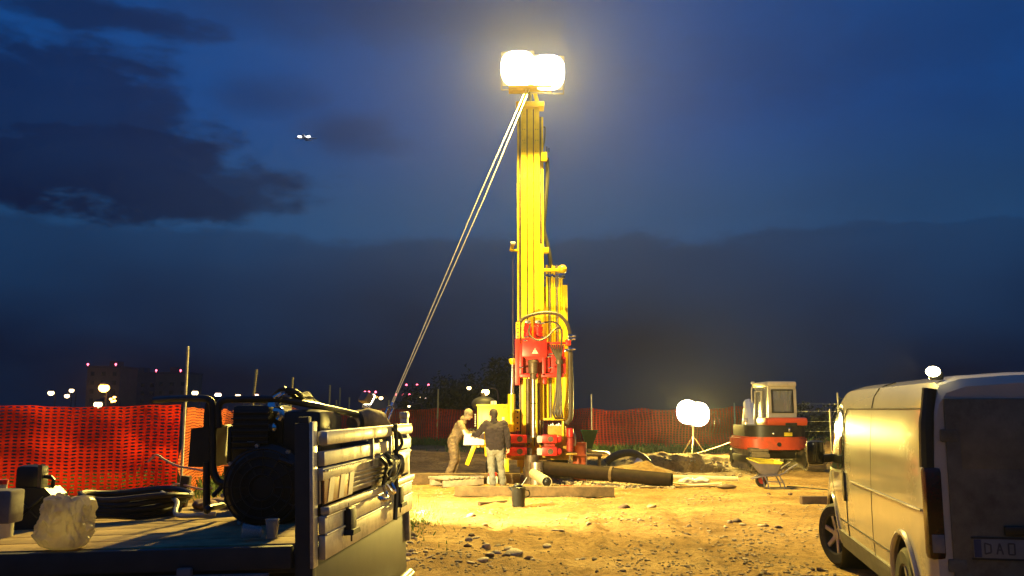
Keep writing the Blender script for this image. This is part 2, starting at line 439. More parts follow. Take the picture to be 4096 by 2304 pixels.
def fence(name, label, path, posts, H, cw, ch, fine, m, pm, pr, **kw):
    p0 = posts[0]
    root = thing(name, label, 'fence', (p0[0], p0[1], gz(p0[0], p0[1])))
    v, f = netting(path, H, cw, ch, fine, **kw)
    me = bpy.data.meshes.new('netting'); me.from_pydata(v, [], f); me.transform(RM[root.name].inverted()); me.update()
    for p in me.polygons: p.use_smooth = True
    me.materials.append(m)
    o = bpy.data.objects.new('netting', me); COL.objects.link(o); o.parent = root; RM[o.name] = RM[root.name]
    tape = MB()
    top = [Vector(q) for q in v]
    for (x, y, h, lx) in posts:
        z = gz(x, y)
        k = MB().cyl((x, y, z - .15), (x + lx, y, z + h), pr, pr * .9, 10)
        k.cyl((x + lx, y, z + h), (x + lx * 1.004, y, z + h + .012), pr * .9, pr * .5, 10)
        build(k, 'post', pm, root)
    return root
P1 = G(181, 500)
P0 = G(-90, 508)
POSTY = mat('pale timber post', (.52, .46, .20), .7, var=.2, scale=12)
fence('barrier_fence', 'bright red plastic netting fence with wide oval holes behind the truck bed', [(P0.x, P0.y), (P1.x + .02, P1.y)],
      [(P0.x, P0.y, 2.2, 0), (P1.x, P1.y - .04, 2.98, .0)], 1.87, .127, .066, True, REDNET, GALV, .028, sag=.07, wob=.10, seed=1)
fence('barrier_fence', 'orange netting fence running away from the red one past tall stakes', [(P1.x + .05, P1.y + .05), (-8.7, 29.3), (-8.8, 35), (-9.3, 45)],
      [(-8.7, 29.3, 2.98, .22), (-8.8, 35, 2.98, .12), (-9.3, 45, 2.98, 0.05), (-10, 51.5, 2.98, 0), (-9.1, 49.5, 2.4, 0.02)], 1.83, .10, .062, False, ORNET, POSTY, .05, sag=.08, wob=.15, seed=2)
fence('barrier_fence', 'dull red netting fence far behind the drill rig, left of it', [(-9.2, 46.5), (-6.4, 46), (-3.8, 45), (-.5, 44), (1.5, 43)],
      [(-9.3, 47.0, 2.2, 0), (-6.4, 46.06, 2.2, 0), (-3.8, 45.06, 2.72, .05), (1.5, 43.06, 2.2, 0)], 1.83, .14, .075, False, DARKNET, POSTY, .045, sag=.10, wob=.3, seed=3)
fence('barrier_fence', 'dull orange red netting fence behind the pit and the tripod floodlight', [(1.2, 39.5), (3.3, 37), (5.4, 37.2), (7.6, 37.4), (9.5, 38), (12.6, 40)],
      [(3.3, 36.93, 2.35, 0), (7.6, 37.33, 1.9, .0), (9.5, 37.95, 1.9, 0), (12.6, 40.06, 2.3, 0)], 1.83, .14, .075, False, DARKNET, GALV, .035, sag=.10, wob=.3, seed=4)
# wire fence with posts on the right
wf = thing('wire_fence', 'wire fence on grey posts beside the dark bushes behind the excavator', 'fence', (11.9, 36.5, gz(11.9, 36.5)))
wp = [(11.3, 36.0, 2.15), (12.6, 34.3, 2.05), (10.1, 28.2, 1.75), (13.5, 27.4, 1.7)]
for (x, y, h) in wp[:3]:
    build(MB().cyl((x, y, gz(x, y) - .2), (x, y, gz(x, y) + h), .04, .036, 8), 'post', GALV, wf)
for k in (.6, 1.0, 1.4, 1.7):
    build(MB().tube([(x, y, gz(x, y) + k * h / 2.15) for x, y, h in wp[:3]], .006, 5), 'wire', GALV, wf)

# ---------------------------------------------------------------- foliage
LEAF = mat('night foliage', (.013, .022, .009), .7, var=.4, scale=3)
GRASS = mat('grass blades', (.075, .13, .03), .7, var=.4, scale=1.5, sub=.25)
BARK = mat('bark', (.07, .05, .035), .9, var=.3)
def leaves(c, rx, ry, rz_, count, size, rnd):
    v, f = [], []
    clumps = []
    for _ in range(max(6, count // 60)):
        d = Vector((rnd.gauss(0, 1), rnd.gauss(0, 1), rnd.gauss(0, 1))).normalized() * (rnd.random() ** .4)
        clumps.append((Vector((c[0] + d.x * rx, c[1] + d.y * ry, c[2] + d.z * rz_)), rnd.uniform(.16, .34)))
    for _ in range(count):
        cc, cr = rnd.choice(clumps)
        p = cc + Vector((rnd.gauss(0, cr * rx), rnd.gauss(0, cr * ry), rnd.gauss(0, cr * rz_))) * .8
        a = Vector((rnd.gauss(0, 1), rnd.gauss(0, 1), rnd.gauss(0, 1))).normalized(); b_ = a.orthogonal().normalized()
        s = size * rnd.uniform(.6, 1.4); i = len(v)
        v += [p - a * s, p + b_ * s * .45, p + a * s, p - b_ * s * .45]; f.append((i, i + 1, i + 2, i + 3))
    return v, f
def tree(name, label, cat, x, y, h, rad, count, size, seed, group=None, trunk=True):
    rnd = random.Random(seed); z0 = gz(x, y)
    root = thing(name, label, cat, (x, y, z0), 0, group)
    k = MB()
    ch = h * (.62 if trunk else .5)
    k.tube([(x, y, z0 - .2), (x + .02 * h, y, z0 + ch * .5), (x - .01 * h, y, z0 + ch), (x, y, z0 + h * .85)], [h * .03, h * .026, h * .018, h * .006], 8, 3)
    for q in range(6):
        a = q * 1.05 + rnd.random(); hh = z0 + h * rnd.uniform(.25, .6)
        k.tube([(x, y, hh), (x + math.cos(a) * rad * .45, y + math.sin(a) * rad * .45, hh + h * .12), (x + math.cos(a) * rad * .8, y + math.sin(a) * rad * .8, hh + h * .22)], [h * .012, h * .008, h * .003], 6, 2)
    build(k, 'trunk', BARK, root)
    v, f = leaves((x, y, z0 + ch), rad, rad, h * (.38 if trunk else .48), count, size, rnd)
    me = bpy.data.meshes.new('crown'); me.from_pydata([tuple(p) for p in v], [], f); me.transform(RM[root.name].inverted()); me.materials.append(LEAF)
    o = bpy.data.objects.new('crown', me); COL.objects.link(o); o.parent = root; RM[o.name] = RM[root.name]
    return root
tree('broadleaf_tree', 'tall dark tree beyond the far fence right behind the yellow engine cabinet', 'tree', -1.0, 66, 5.2, 2.1, 2600, .16, 1)
tree('broadleaf_tree', 'wide dark tree beyond the far fence under the white street lamp', 'tree', -4.2, 72, 4.6, 2.6, 2600, .17, 2)
tree('broadleaf_tree', 'low dark tree beyond the far fence next to the guy cable', 'tree', -8.2, 85, 3.6, 2.6, 1800, .18, 3)
for i, (x, y, h, r_, s_) in enumerate(((13.8, 35.0, 1.3, 1.7, 5), (16.2, 34.0, 1.4, 1.9, 6), (17.6, 37.5, 1.6, 2.2, 7), (14.6, 31.0, 1.1, 1.4, 8), (12.4, 38.6, 1.5, 1.5, 9))):
    tree('bush', 'dark green bush growing along the wire fence behind the excavator', 'bush', x, y, h, r_, 2200, .09, s_, 'bushes behind the excavator', trunk=False)
def grass(name, label, spots, count, hmin, hmax, seed):
    rnd = random.Random(seed); v, f = [], []
    for (cx, cy, rx, ry), w in spots:
        for _ in range(int(count * w)):
            x, y = cx + rnd.gauss(0, rx * .5), cy + rnd.gauss(0, ry * .5)
            z = gz(x, y) - .01; h = rnd.uniform(hmin, hmax); a = rnd.random() * 6.28; w_ = .006 + h * .03
            dx, dy = math.cos(a) * w_, math.sin(a) * w_; lx, ly = rnd.gauss(0, h * .35), rnd.gauss(0, h * .35); i = len(v)
            v += [(x - dx, y - dy, z), (x + dx, y + dy, z), (x + lx * .4 + dx * .7, y + ly * .4 + dy * .7, z + h * .6), (x + lx, y + ly, z + h)]
            f += [(i, i + 1, i + 2), (i, i + 2, i + 3)]
    me = bpy.data.meshes.new(name); me.from_pydata(v, [], f); me.materials.append(GRASS)
    o = bpy.data.objects.new(name, me); COL.objects.link(o); tag(o, label, 'grass', kind='stuff')
g1 = G(408, 522)
grass('grass_patch', 'green grass growing beside the tailgate of the truck', [((g1.x - .35, g1.y, .75, 2.2), .7), ((-2.6, 13.5, 1.4, 3.0), .3)], 3800, .03, .09, 3)
grass('grass_strip', 'unmown grass along the foot of the far red fences', [((-3.5, 43.8, 9, 1.4), .45), ((5.5, 36.2, 6, .9), .3), ((-7.4, 31, 2.2, 12), .25)], 9000, .12, .42, 4)
grass('grass_verge', 'grass behind the red netting fence', [((-9.0, 19.4, 4.0, 2.4), 1.0)], 3500, .1, .35, 5)

# ---------------------------------------------------------------- far town: buildings, masts, lamps
FAC = mat('dim brown render', (.13, .08, .06), .9, var=.15, scale=.3)
FACD = mat('dark concrete', (.07, .05, .06), .9, var=.2, scale=.2)
def emis(name, col, s): return mat(name, (.8, .8, .8), .5, var=0, emit=col, estr=s)
E_RED, E_ORG = emis('red warning glass', (1, .10, .16), 9), emis('sodium lamp glass', (1, .50, .08), 16)
E_WHT, E_PNK = emis('white lamp glass', (1, .70, .32), 7), emis('pinkish lamp glass', (1, .66, .52), 8)
def block(label, u0, u1, vtop, Y, depth, m, lamps_u, plant):
    a, b_ = at(u0, 408, Y), at(u1, 408, Y); H = at(u0, vtop, Y).z
    root = thing('tower_block', label, 'building', ((a.x + b_.x) / 2, Y, 0))
    w = b_.x - a.x; cx = (a.x + b_.x) / 2
    build(MB().box((cx, Y + depth / 2, H / 2 - .5), (w, depth, H + 1)), 'wall', m, root)
    rf = build(MB().box((cx, Y + depth / 2, H + .35), (w + .5, depth + .5, .7)), 'roof', FACD, root)
    build(MB().box((cx + plant * w, Y + depth / 2, H + 1.6), (w * .22, depth * .4, 2.0)), 'plant_room', FACD, rf)
    nfl, ncol = int(H / 3), max(3, int(w / 3))
    wm = None
    for i in range(nfl):
        for j in range(ncol):
            x = a.x + w * (j + .5) / ncol; z = 1.6 + i * 3
            if wm is None:
                k = build(MB().box((0, 0, 0), (1.3, .25, 1.4)), 'window', GLASS, None); wm = k
            else: k = wm.copy(); COL.objects.link(k)
            k.parent = root; k.location = (x - cx, .02, z)
    for u in lamps_u:
        p = at(u, vtop - 1, Y)
        build(MB().cyl((p.x, Y + .5, H + .6), (p.x, Y + .5, H + 1.0), .12, .12, 8).ball((p.x, Y + .5, H + 1.3), .33, 10), 'warning_lamp', E_RED, root)
block('brown tower block with two red roof lamps behind the orange street lamp', 85, 118, 368, 300, 14, FAC, (87, 115), .1)
block('dark slab building between the two brown tower blocks far off', 118, 165, 374, 330, 14, FACD, (), -.2)
block('brown tower block with two red roof lamps beside the tall fence pole', 154, 187, 374, 315, 14, FAC, (155.5, 180), -.1)
def street_lamp(label, u, v, Y, r, em, group, light=0, lc=(1, .6, .2)):
    p = at(u, v, Y); z0 = gz(p.x, Y)
    root = thing('street_lamp', label, 'street lamp', (p.x, Y, z0), 0, group)
    build(MB().tube([(p.x + .9, Y, z0), (p.x + .9, Y, p.z * .7), (p.x + .8, Y, p.z + .15), (p.x + .1, Y, p.z + r * 1.15)], Y * .0005 + .03, 6, 3), 'pole', FACD, root)
    build(MB().lathe([(.02, r * 1.3), (r * .8, r * .95), (r * 1.0, r * .55)], p, n=12), 'hood', FACD, root)
    build(MB().ball(p, r, 12, (1, 1, .85)), 'globe', em, root)
    if light: lamp('lamp_light', 'POINT', (p.x, Y - 1.5 * r, p.z), light, lc, root, r)
street_lamp('big orange street lamp glowing in front of the brown tower block', 104, 388, 270, 1.55, E_ORG, None, 3500, (1, .45, .08))
W = 'white street lamps along the far road'
for u, v, r in ((51, 393, .75), (67, 396, .62), (71.6, 390.5, .6), (195, 393, .8), (218, 395, .8), (238, 396, .66)):
    street_lamp('small white street lamp glowing on the far road above the netting', u, v, 180, r * .8, E_WHT if u != 218 else E_PNK, W)
street_lamp('small reddish street lamp beside the second tall stake', 255.5, 396, 180, .62, emis('reddish lamp glass', (1, .55, .38), 9), None)
street_lamp('warm white street lamp right above the red netting top edge', 98, 404.5, 120, .55, E_WHT, None)
for du, dv in ((-2.2, 0), (1.5, -1.8), (2, 1.8), (-.8, 2.4)):
    street_lamp('lamp of the tight cluster of orange lamps beside the big orange one', 113 + du, 399 + dv, 150, .24, E_ORG, 'cluster of small orange lamps')
street_lamp('cold white street lamp above the dark tree beyond the cabinet', 469, 388, 68, .17, E_WHT, None)
street_lamp('yellow street lamp right above the yellow engine cabinet', 485.5, 392, 62, .27, emis('yellow lamp glass', (1, .66, .20), 14), None)
street_lamp('small white lamp over the red fence near the work lamp', 381, 398, 110, .26, E_WHT, None)
street_lamp('small white lamp over the red fence near the red mast lamps', 419, 397, 140, .22, E_WHT, None)
street_lamp('small pink lamp low over the red fence', 424.5, 398.5, 140, .26, E_PNK, None)
street_lamp('small white lamp at the very top edge of the far red fence', 409, 406.3, 60, .09, E_WHT, None)
def red_mast(label, u, v, Y, offs):
    p = at(u, v, Y); root = thing('antenna_mast', label, 'mast', (p.x, Y, 0))
    k = MB()
    for s in (-.45, .45): k.cyl((p.x + s, Y, 0), (p.x + s * .4, Y, p.z - .3), .09, .06, 6)
    for i in range(8):
        z = p.z * i / 8; k.cyl((p.x - .45 + .03 * i, Y, z), (p.x + .45 - .03 * i, Y, z + p.z / 8), .04, .04, 5)
    build(k, 'lattice', FACD, root)
    build(MB().box((p.x, Y, p.z - .32), (max(offs) - min(offs) + .8, .2, .12)), 'crossarm', FACD, root)
    for d in offs: build(MB().ball((p.x + d, Y, p.z), .24, 8), 'warning_lamp', E_RED, root)
red_mast('far lattice mast with three red lamps in a row', 417, 385, 200, (-2.4, 0, 2.6))
red_mast('far lattice mast with red lamps above the halogen work lamp', 369, 392, 200, (-.9, 0, 1.5))
red_mast('low far lattice mast with a row of red lamps crossed by the guy cable', 403, 394.5, 200, (-1.6, 0, 1.4))

# ---------------------------------------------------------------- aircraft
ap = at(302.5, 134.5, 735)
ac = thing('airliner', 'approaching airliner with two bright landing lights high in the dusk sky', 'aircraft', ap)
APW = mat('airliner skin', (.85, .87, .9), .5, var=.05)
build(MB().tube([(ap.x, ap.y + d, ap.z + .2 + e) for d, e in ((0, -.4), (1, 0), (3, .1), (15, .1), (19, .5), (22, 1.0))], [.15, .9, 1.35, 1.35, .9, .2], 14), 'fuselage', APW, ac)
for s in (-1, 1):
    build(MB().poly([(ap.x + s * 1.1, ap.y + 6, ap.z - .5), (ap.x + s * 10, ap.y + 11.5, ap.z + .3), (ap.x + s * 10, ap.y + 12.8, ap.z + .3), (ap.x + s * 1.1, ap.y + 11, ap.z - .5)], (0, 0, .25)), 'wing', APW, ac)
    build(MB().poly([(ap.x + s * .3, ap.y + 19, ap.z + 1), (ap.x + s * 4, ap.y + 21.5, ap.z + 1.2), (ap.x + s * 4, ap.y + 22.3, ap.z + 1.2), (ap.x + s * .3, ap.y + 21.5, ap.z + 1)], (0, 0, .15)), 'tailplane', APW, ac)
    build(MB().cyl((ap.x + s * 3.6, ap.y + 5.5, ap.z - 1.1), (ap.x + s * 3.6, ap.y + 9, ap.z - 1.1), .85, .6, 12), 'engine', APW, ac)
    build(MB().ball((ap.x + s * 3.9, ap.y + 5.6, ap.z), 1.2, 10, (1.35, .5, .7)), 'landing_light', emis('landing light glass', (1, .97, .95), 14), ac)
build(MB().poly([(ap.x - .1, ap.y + 18.5, ap.z + 1.3), (ap.x - .1, ap.y + 21.5, ap.z + 5), (ap.x - .1, ap.y + 23, ap.z + 5), (ap.x - .1, ap.y + 22, ap.z + 1.3)], (.2, 0, 0)), 'tail_fin', APW, ac)
# ---------------------------------------------------------------- damp night air
hz = build(MB().box((0, 322, 149), (1440, 920, 304)), 'haze', bpy.data.materials.new('damp air'), None, smooth=0)
hz['kind'] = 'stuff'; hm = hz.data.materials[0]; hm.use_nodes = True; hm.node_tree.nodes.clear()
pv = hm.node_tree.nodes.new('ShaderNodeVolumePrincipled'); pv.inputs['Anisotropy'].default_value = .72; pv.inputs['Color'].default_value = (.88, .92, 1, 1); pv.inputs['Density'].default_value = HAZE if 'HAZE' in globals() else .00028
ho = hm.node_tree.nodes.new('ShaderNodeOutputMaterial'); hm.node_tree.links.new(pv.outputs[0], ho.inputs['Volume'])
tag(hz, 'thin damp night air glowing round the floodlights', 'haze')
# ================================================================ DRILL RIG
YF = 21.8
rig = thing('drill_rig', 'tall yellow drilling rig with red rotary head and twin floodlights on its mast', 'drill rig', (.45, 22.2, gz(.45, 22.2)))
xl, xr = at(521.5, 400, YF).x, at(540.5, 400, YF).x       # yellow face of the mast
zt = at(530, 107, YF).z; xc = (xl + xr) / 2; mw = xr - xl
mast = build(MB().box((xc, YF + .22, (zt + .75) / 2), (mw, .36, zt - .75), .01), 'mast', YEL, rig)
# three pressed face plates leaving two dark seams
for a, b_ in ((-.5, -.205), (-.145, .145), (.205, .5)):
    build(MB().box((xc + mw * (a + b_) / 2, YF + .015, (zt + .8) / 2), (mw * (b_ - a), .05, zt - .8), .008), 'face_plate', YEL, mast)
for s, nm in ((-1, 'left'), (1, 'right')):
    x = xc + s * (mw / 2 + .03)
    build(MB().box((x, YF + .14, (zt + .6) / 2 - .1), (.05, .22, zt - .9), .005), 'guide_rail', GRIME, mast)
    build(MB().box((x + s * .05, YF + .10, (zt + 2.2) / 2 + .2 if s < 0 else (zt + 2.5) / 2), (.045, .10, zt - 3.2 if s < 0 else zt - 3.0), .004), 'rack_strip', YEL, mast)
bm_ = MB()
for i in range(26):
    z = 1.6 + i * .29
    if z > zt - .3: break
    for q in (-.42, -.3, .3, .42): bm_.cyl((xc + q * mw, YF - .014, z), (xc + q * mw, YF - .006, z), .011, .011, 6)
for q in (-.175, .175): build(MB().box((xc + q * mw, YF + .036, (zt + .8) / 2), (mw * .07, .012, zt - .9)), 'seam_strip', GRIME, mast)
build(bm_, 'rivets', GRIME, mast)['kind'] = 'stuff'
# crown: head plate and A-frame with sheave
cr = build(MB().box((xc, YF + .12, zt + .06), (mw + .26, .42, .14), .02), 'crown_plate', YEL, rig)
for s in (-1, 1):
    build(MB().poly([(xc + s * .24, YF - .02, zt + .12), (xc + s * .13, YF - .02, zt + .12), (xc + s * .03, YF - .02, zt + .62), (xc + s * .11, YF - .02, zt + .62)], (0, .10, 0)), 'crown_arm', YEL, cr)
build(MB().lathe([(.05, -.04), (.13, -.04), (.10, 0), (.13, .04), (.05, .04)], (xc, YF + .06, zt + .3), (1, 0, 0), 20), 'sheave', STEEL, cr)
build(MB().cyl((xc, YF + .05, zt + .1), (xc, YF + .05, 3.6), .012, .012, 6), 'winch_line', GRIME, cr)
# lamp bar on the crown; plate added to shade the mast top
zl = at(532, 70, YF).z
lb = build(MB().cyl((xc, YF + .05, zt + .5), (xc, YF + .05, zl - .1), .045, .045, 10).box((xc, YF - .10, zl - .12), (1.3, .07, .07), .01), 'lamp_bar', YELD, rig)
build(MB().box((xc, YF - .26, zl - .62), (1.1, .62, .015), 0), 'added_shade_plate', YELD, lb)
E_FLOOD = mat('floodlight glass', (.9, .9, .9), .3, var=0, emit=(1, .90, .66), estr=26)
HOUS = mat('cast lamp housing', (.20, .18, .14), .5, .4, var=.2)
def flood(label, c, w, h, aim, yoke_to, power, group=None, ray_r=.2, dome=None, cone=178):
    """rectangular flood head: c is the centre of the glass, aim the direction it points"""
    aim = Vector(aim).normalized(); right = aim.cross(Vector((0, 0, 1))).normalized(); up = right.cross(aim); c = Vector(c)
    root = thing('floodlight', label, 'floodlight', c - up * h / 2 - Vector((0, 0, .12)), 0, group)
    M = Matrix((right, aim, up)).transposed().to_4x4()
    k = MB(); tb = bmesh.new(); bmesh.ops.create_cube(tb, size=1)
    for v in tb.verts:
        f = 1.0 if v.co.y > 0 else .45
        v.co = Vector((v.co.x * (w + .05) * f, (v.co.y - .5) * .22 - .01, v.co.z * (h + .05) * f))
    bmesh.ops.bevel(tb, geom=tb.edges[:], offset=.025, segments=2, affect='EDGES')
    bmesh.ops.transform(tb, matrix=Matrix.Translation(c) @ M, verts=tb.verts); k._add(tb)
    build(k, 'housing', HOUS, root)
    build(MB().superball(c + aim * .02, dome or (w / 2 + .02, .18, h / 2 + .02), .76 if dome is None else .9, M), 'glass', E_FLOOD, root)
    k = MB()
    for s in (-1, 1):
        k.beam(c + right * s * (w / 2 + .04) - aim * .1, c + right * s * (w / 2 + .04) - aim * .1 - up * (h / 2 + .1), .02, .05)
    k.beam(c - right * (w / 2 + .05) - aim * .1 - up * (h / 2 + .1), c + right * (w / 2 + .05) - aim * .1 - up * (h / 2 + .1), .05, .02)
    k.beam(c - aim * .1 - up * (h / 2 + .1), yoke_to, .05, .05)
    build(k, 'yoke', HOUS, root)
    lamp('flood_bulb', 'SPOT' if cone else 'POINT', c + aim * .24, power, WARM, root, ray_r, c + aim * 3, R(cone), .10)
    return root
for s, du in ((-1, 518.3), (1, 547.2)):
    c = at(du, 70.5 + s * 2, YF - .42)
    flood('blazing square floodlight head on top of the rig mast', c, .84, .84, (s * .10, -1, -.42), (xc + s * .4, YF - .1, zl - .12), 18500, 'twin floodlights on the mast top')

# rotary head, carriage
Yh = YF - .25
head = build(MB().pbox(522, 338, 547, 357, Yh - .28, Yh + .2, .03), 'gearbox', RED, rig)
build(MB().poly([at(524, 357, Yh - .2), at(546, 357, Yh - .2), at(541, 362, Yh - .2), at(529, 362, Yh - .2)], (0, .3, 0)), 'chuck_housing', RED, head)
for u0, u1 in ((523.5, 532), (533.5, 543)):
    c = at((u0 + u1) / 2, 338, Yh - .05); r_ = (u1 - u0) / 2 * .0248
    build(MB().lathe([(r_ * .7, 0), (r_, .02), (r_, .12), (r_ * .88, .13), (r_ * .88, .16), (r_, .17), (r_, .27), (r_ * .8, .30), (r_ * .8, .36), (r_ * .5, .38), (.01, .38)], c, n=18), 'motor', RED, head)
    build(MB().box(c + Vector((0, -.02, .40)), (.13, .16, .06), .012), 'port_block', STEEL, head)
for (u0, v0, u1, v1, dy) in ((515, 339, 520, 385, .1), (519.5, 344, 523, 376, -.05), (542.5, 349, 545.5, 376, -.12), (545.5, 342, 549.5, 372, .02), (523, 345.5, 526, 350, -.1)):
    build(MB().pbox(u0, v0, u1, v1, Yh - .1 + dy, Yh + .25 + dy, .012), 'carriage_plate', RED, rig)
build(MB().pbox(520, 373.5, 538, 377.2, Yh - .22, Yh + .1, .008).pbox(541.5, 373.5, 564, 377.2, Yh - .22, Yh + .1, .008), 'carriage_crossbar', RED, rig)
build(MB().pbox(546, 342, 567, 344, Yh - .1, Yh - .02, .005), 'hose_bar', RED, rig)
build(MB().pbox(520, 358, 548, 373.6, Yh + .06, Yh + .12), 'carriage_back', DRED, rig)
build(MB().pbox(548, 345, 564.5, 374, Yh + .02, Yh + .08, .01), 'carriage_wing', RED, rig)
for (u0, v0, u1, v1) in ((561, 357, 566, 363), (559, 363, 566, 374), (543, 378, 546.5, 384), (566, 339, 571, 345)):
    build(MB().pbox(u0, v0, u1, v1, Yh - .15, Yh + .2, .015), 'carriage_block', RED, rig)
build(MB().poly([at(553, 373.5, Yh - .16), at(562, 373.5, Yh - .16), at(556.5, 367, Yh - .16)], (0, .06, 0)), 'gusset', RED, rig)
for (u, v) in ((525, 337.5), (524, 341), (541, 338), (545, 337.5), (549.2, 354.5), (549, 368), (548, 357), (536, 323.5), (527, 323.5), (519.5, 368), (541, 323.8)):
    p = at(u, v, Yh - .3)
    build(MB().cyl(p, p + Vector((.05, -.03, .01)), .026, .026, 8).cyl(p + Vector((.05, -.03, .01)), p + Vector((.09, -.04, .01)), .019, .019, 8), 'hose_fitting', CHROME, head)
for (u, v) in ((570, 336), (570, 349), (566.5, 350.5), (570, 339)):
    p = at(u, v, Yh - .15)
    build(MB().box(p, (.10, .1, .07), .01).cyl(p + Vector((.03, 0, 0)), p + Vector((.13, 0, 0)), .025, .025, 8), 'quick_coupling', CHROME, rig)
# warning sign on the gearbox
yw = Yh - .292
tri = [at(531.8, 353.6, yw), at(538.2, 353.6, yw), at(535, 348.0, yw)]
ws = build(MB().poly(tri, (0, .01, 0)), 'warning_sign', mat('cream sign plate', (.85, .78, .58), .5, var=.04), head)
c = at(535, 351.2, yw - .004)
build(MB().poly([c + Vector((-.012, 0, .045)), c + Vector((.012, 0, .045)), c + Vector((.006, 0, -.012)), c + Vector((-.006, 0, -.012))], (0, .004, 0)).box(c + Vector((0, .002, -.03)), (.014, .004, .014)), 'exclamation_mark', RED, ws)
# drill string
zc = at(535, 362, YF - .45).z; xs_ = at(533.2, 380, YF - .5).x; Yd = YF - .45
zf = at(535, 433, Yd).z
ds = build(MB().lathe([(.085, -.42), (.085, -.30), (.11, -.27), (.12, -.05), (.14, 0), (.12, .05)], (xs_, Yd, zc), n=18), 'drive_sub', GRIME, rig)
build(MB().cyl((xs_, Yd, zc - .4), (xs_, Yd, zf - .1), .056, .056, 16), 'drill_rod', STEEL, rig)
build(MB().cyl((xs_, Yd, at(535, 403, Yd).z), (xs_, Yd, at(535, 404, Yd).z), .064, .064, 16), 'tool_joint', GRIME, rig)
# centre cylinder behind rod
build(MB().cyl((xs_ - .12, YF - .16, .9), (xs_ - .12, YF - .16, zc - .4), .05, .05, 12).cyl((xs_ + .14, YF - .16, .9), (xs_ + .14, YF - .16, zc - .5), .035, .035, 10), 'feed_cylinder', GRIME, rig)
# right-hand rod rack
x0 = at(543, 300, YF + .1).x
build(MB().pbox(540.8, 244, 543.2, 420, YF + .0, YF + .1, .006), 'rack_post', YEL, rig)
build(MB().pbox(564, 285, 567.4, 420, YF + .05, YF + .16, .006), 'rack_post', YEL, rig)
build(MB().pbox(543, 287, 565, 420, YF + .32, YF + .38), 'rack_back', YEL, rig)
build(MB().pbox(542, 268.5, 563.5, 271.5, YF + .05, YF + .14, .01), 'rack_bar', YEL, rig)
p = at(562.6, 269.5, YF + .05); build(MB().ball(p, .11, 12), 'rack_knob', YEL, rig)
for i, u in enumerate((546.8, 549.5, 552, 554.3, 556.8, 559.4, 561.6)):
    p = at(u, 265 + (i % 2), YF + .12); q = at(u + .8, 418, YF + .12)
    build(MB().cyl((p.x, p.y, p.z), (p.x + .01, p.y, q.z), .026, .026, 10), 'rack_rod', STEEL if i % 3 == 1 else YEL, rig)
    build(MB().box((p.x, p.y, p.z - .27), (.07, .09, .06), .008), 'rod_clip', CHROME, rig)
p = at(561.5, 276, YF + .05); build(MB().box(p, (.16, .14, .13), .02).cyl(p + Vector((.05, -.08, .02)), p + Vector((.05, -.14, .02)), .04, .04, 10).cyl(p + Vector((-.05, -.08, -.03)), p + Vector((-.05, -.13, -.03)), .03, .03, 10), 'valve_block', CHROME, rig)
for u, w in ((545.3, .09), (549.8, .05)):
    a, b_ = at(u, 288, YF + .2), at(u, 418, YF + .2); build(MB().box((a.x, YF + .22, (a.z + b_.z) / 2), (w, .08, a.z - b_.z), .01), 'rack_channel', YELD if u < 547 else GRIME, rig)
# upper hardware
p = at(544, 157, YF + .05)
build(MB().box(p, (.15, .14, .24), .015), 'junction_box', YEL, rig)
p = at(546.5, 152, YF); build(MB().cyl(p, p + Vector((0, 0, .14)), .03, .03, 8).cyl(p + Vector((.06, 0, 0)), p + Vector((.06, 0, .1)), .025, .025, 8), 'hose_fitting', CHROME, rig)
hp = lambda u, v, dy=0: at(u, v, YF + .12 + dy)
build(MB().tube([hp(547, 158), hp(547.5, 175), hp(545.5, 205), hp(544, 228), hp(547.5, 245), hp(550.5, 262), hp(549, 290, .1)], .05, 8, 6), 'hose_bundle', BLACK, rig)
build(MB().tube([hp(543.5, 127), hp(545, 128), hp(544.5, 140), hp(542.5, 150)], .018, 6, 5), 'lamp_cable', BLACK, rig)
build(MB().pbox(542.5, 247, 548.8, 253, YF, YF + .14, .01), 'hose_bracket', YEL, rig)
p = at(513.5, 246, YF + .02)
build(MB().beam(at(518, 250.5, YF + .02), at(510.5, 250.5, YF + .02), .08, .05, .005).beam(at(511.2, 251, YF + .02), at(513, 243, YF + .02), .09, .12, .01, (0, 1, 0)), 'sheave_bracket', YEL, rig)
p = at(513, 243.5, YF); build(MB().box(p, (.12, .12, .08), .02), 'limit_switch', CREAM, rig)
build(MB().tube([at(513, 246, YF), at(512.8, 330, YF), at(514, 410, YF)], .006, 5), 'pilot_line', GRIME, rig)
# hoses round the head
hh = lambda u, v, dy=0: at(u, v, Yh - .2 + dy)
build(MB().tube([hh(520, 322), hh(526, 317), hh(538, 313.5), hh(550, 312.8), hh(560, 315.5), hh(567, 324), hh(570, 334)], .042, 10, 8), 'main_hose', HOSE, rig)
build(MB().tube([hh(570.3, 352), hh(570.8, 380), hh(571, 405), hh(570, 418), hh(566, 424)], .06, 10, 6), 'main_hose', HOSE, rig)
build(MB().tube([hh(539, 324), hh(548, 322), hh(555, 322.5), hh(560, 327), hh(562, 334), hh(561, 345)], .022, 8, 8), 'hose', HOSE, rig)
build(MB().tube([hh(530, 325, -.15), hh(529, 333, -.2), hh(533, 338.5, -.25), hh(540, 340.5, -.25), hh(548, 336.5, -.2), hh(554, 330, -.1), hh(559, 328), hh(562, 331)], .022, 8, 8), 'hose', HOSE, rig)
for i in range(7):
    u = 550 + i * 2.2
    build(MB().tube([hh(u, 345, .05), hh(u + (558.5 - u) * .35, 352, 0), hh(557.6 + i * .45, 361, -.05), hh(557.4 + i * .5, 375, -.08), hh(555.5 + i * .8 + (i % 3), 398, -.1), hh(553 + i * 1.5, 412 + (i % 2) * 3, -.12), hh(556 + i * 1.2, 419, -.05)], .021, 7, 6), 'hose', HOSE, rig)
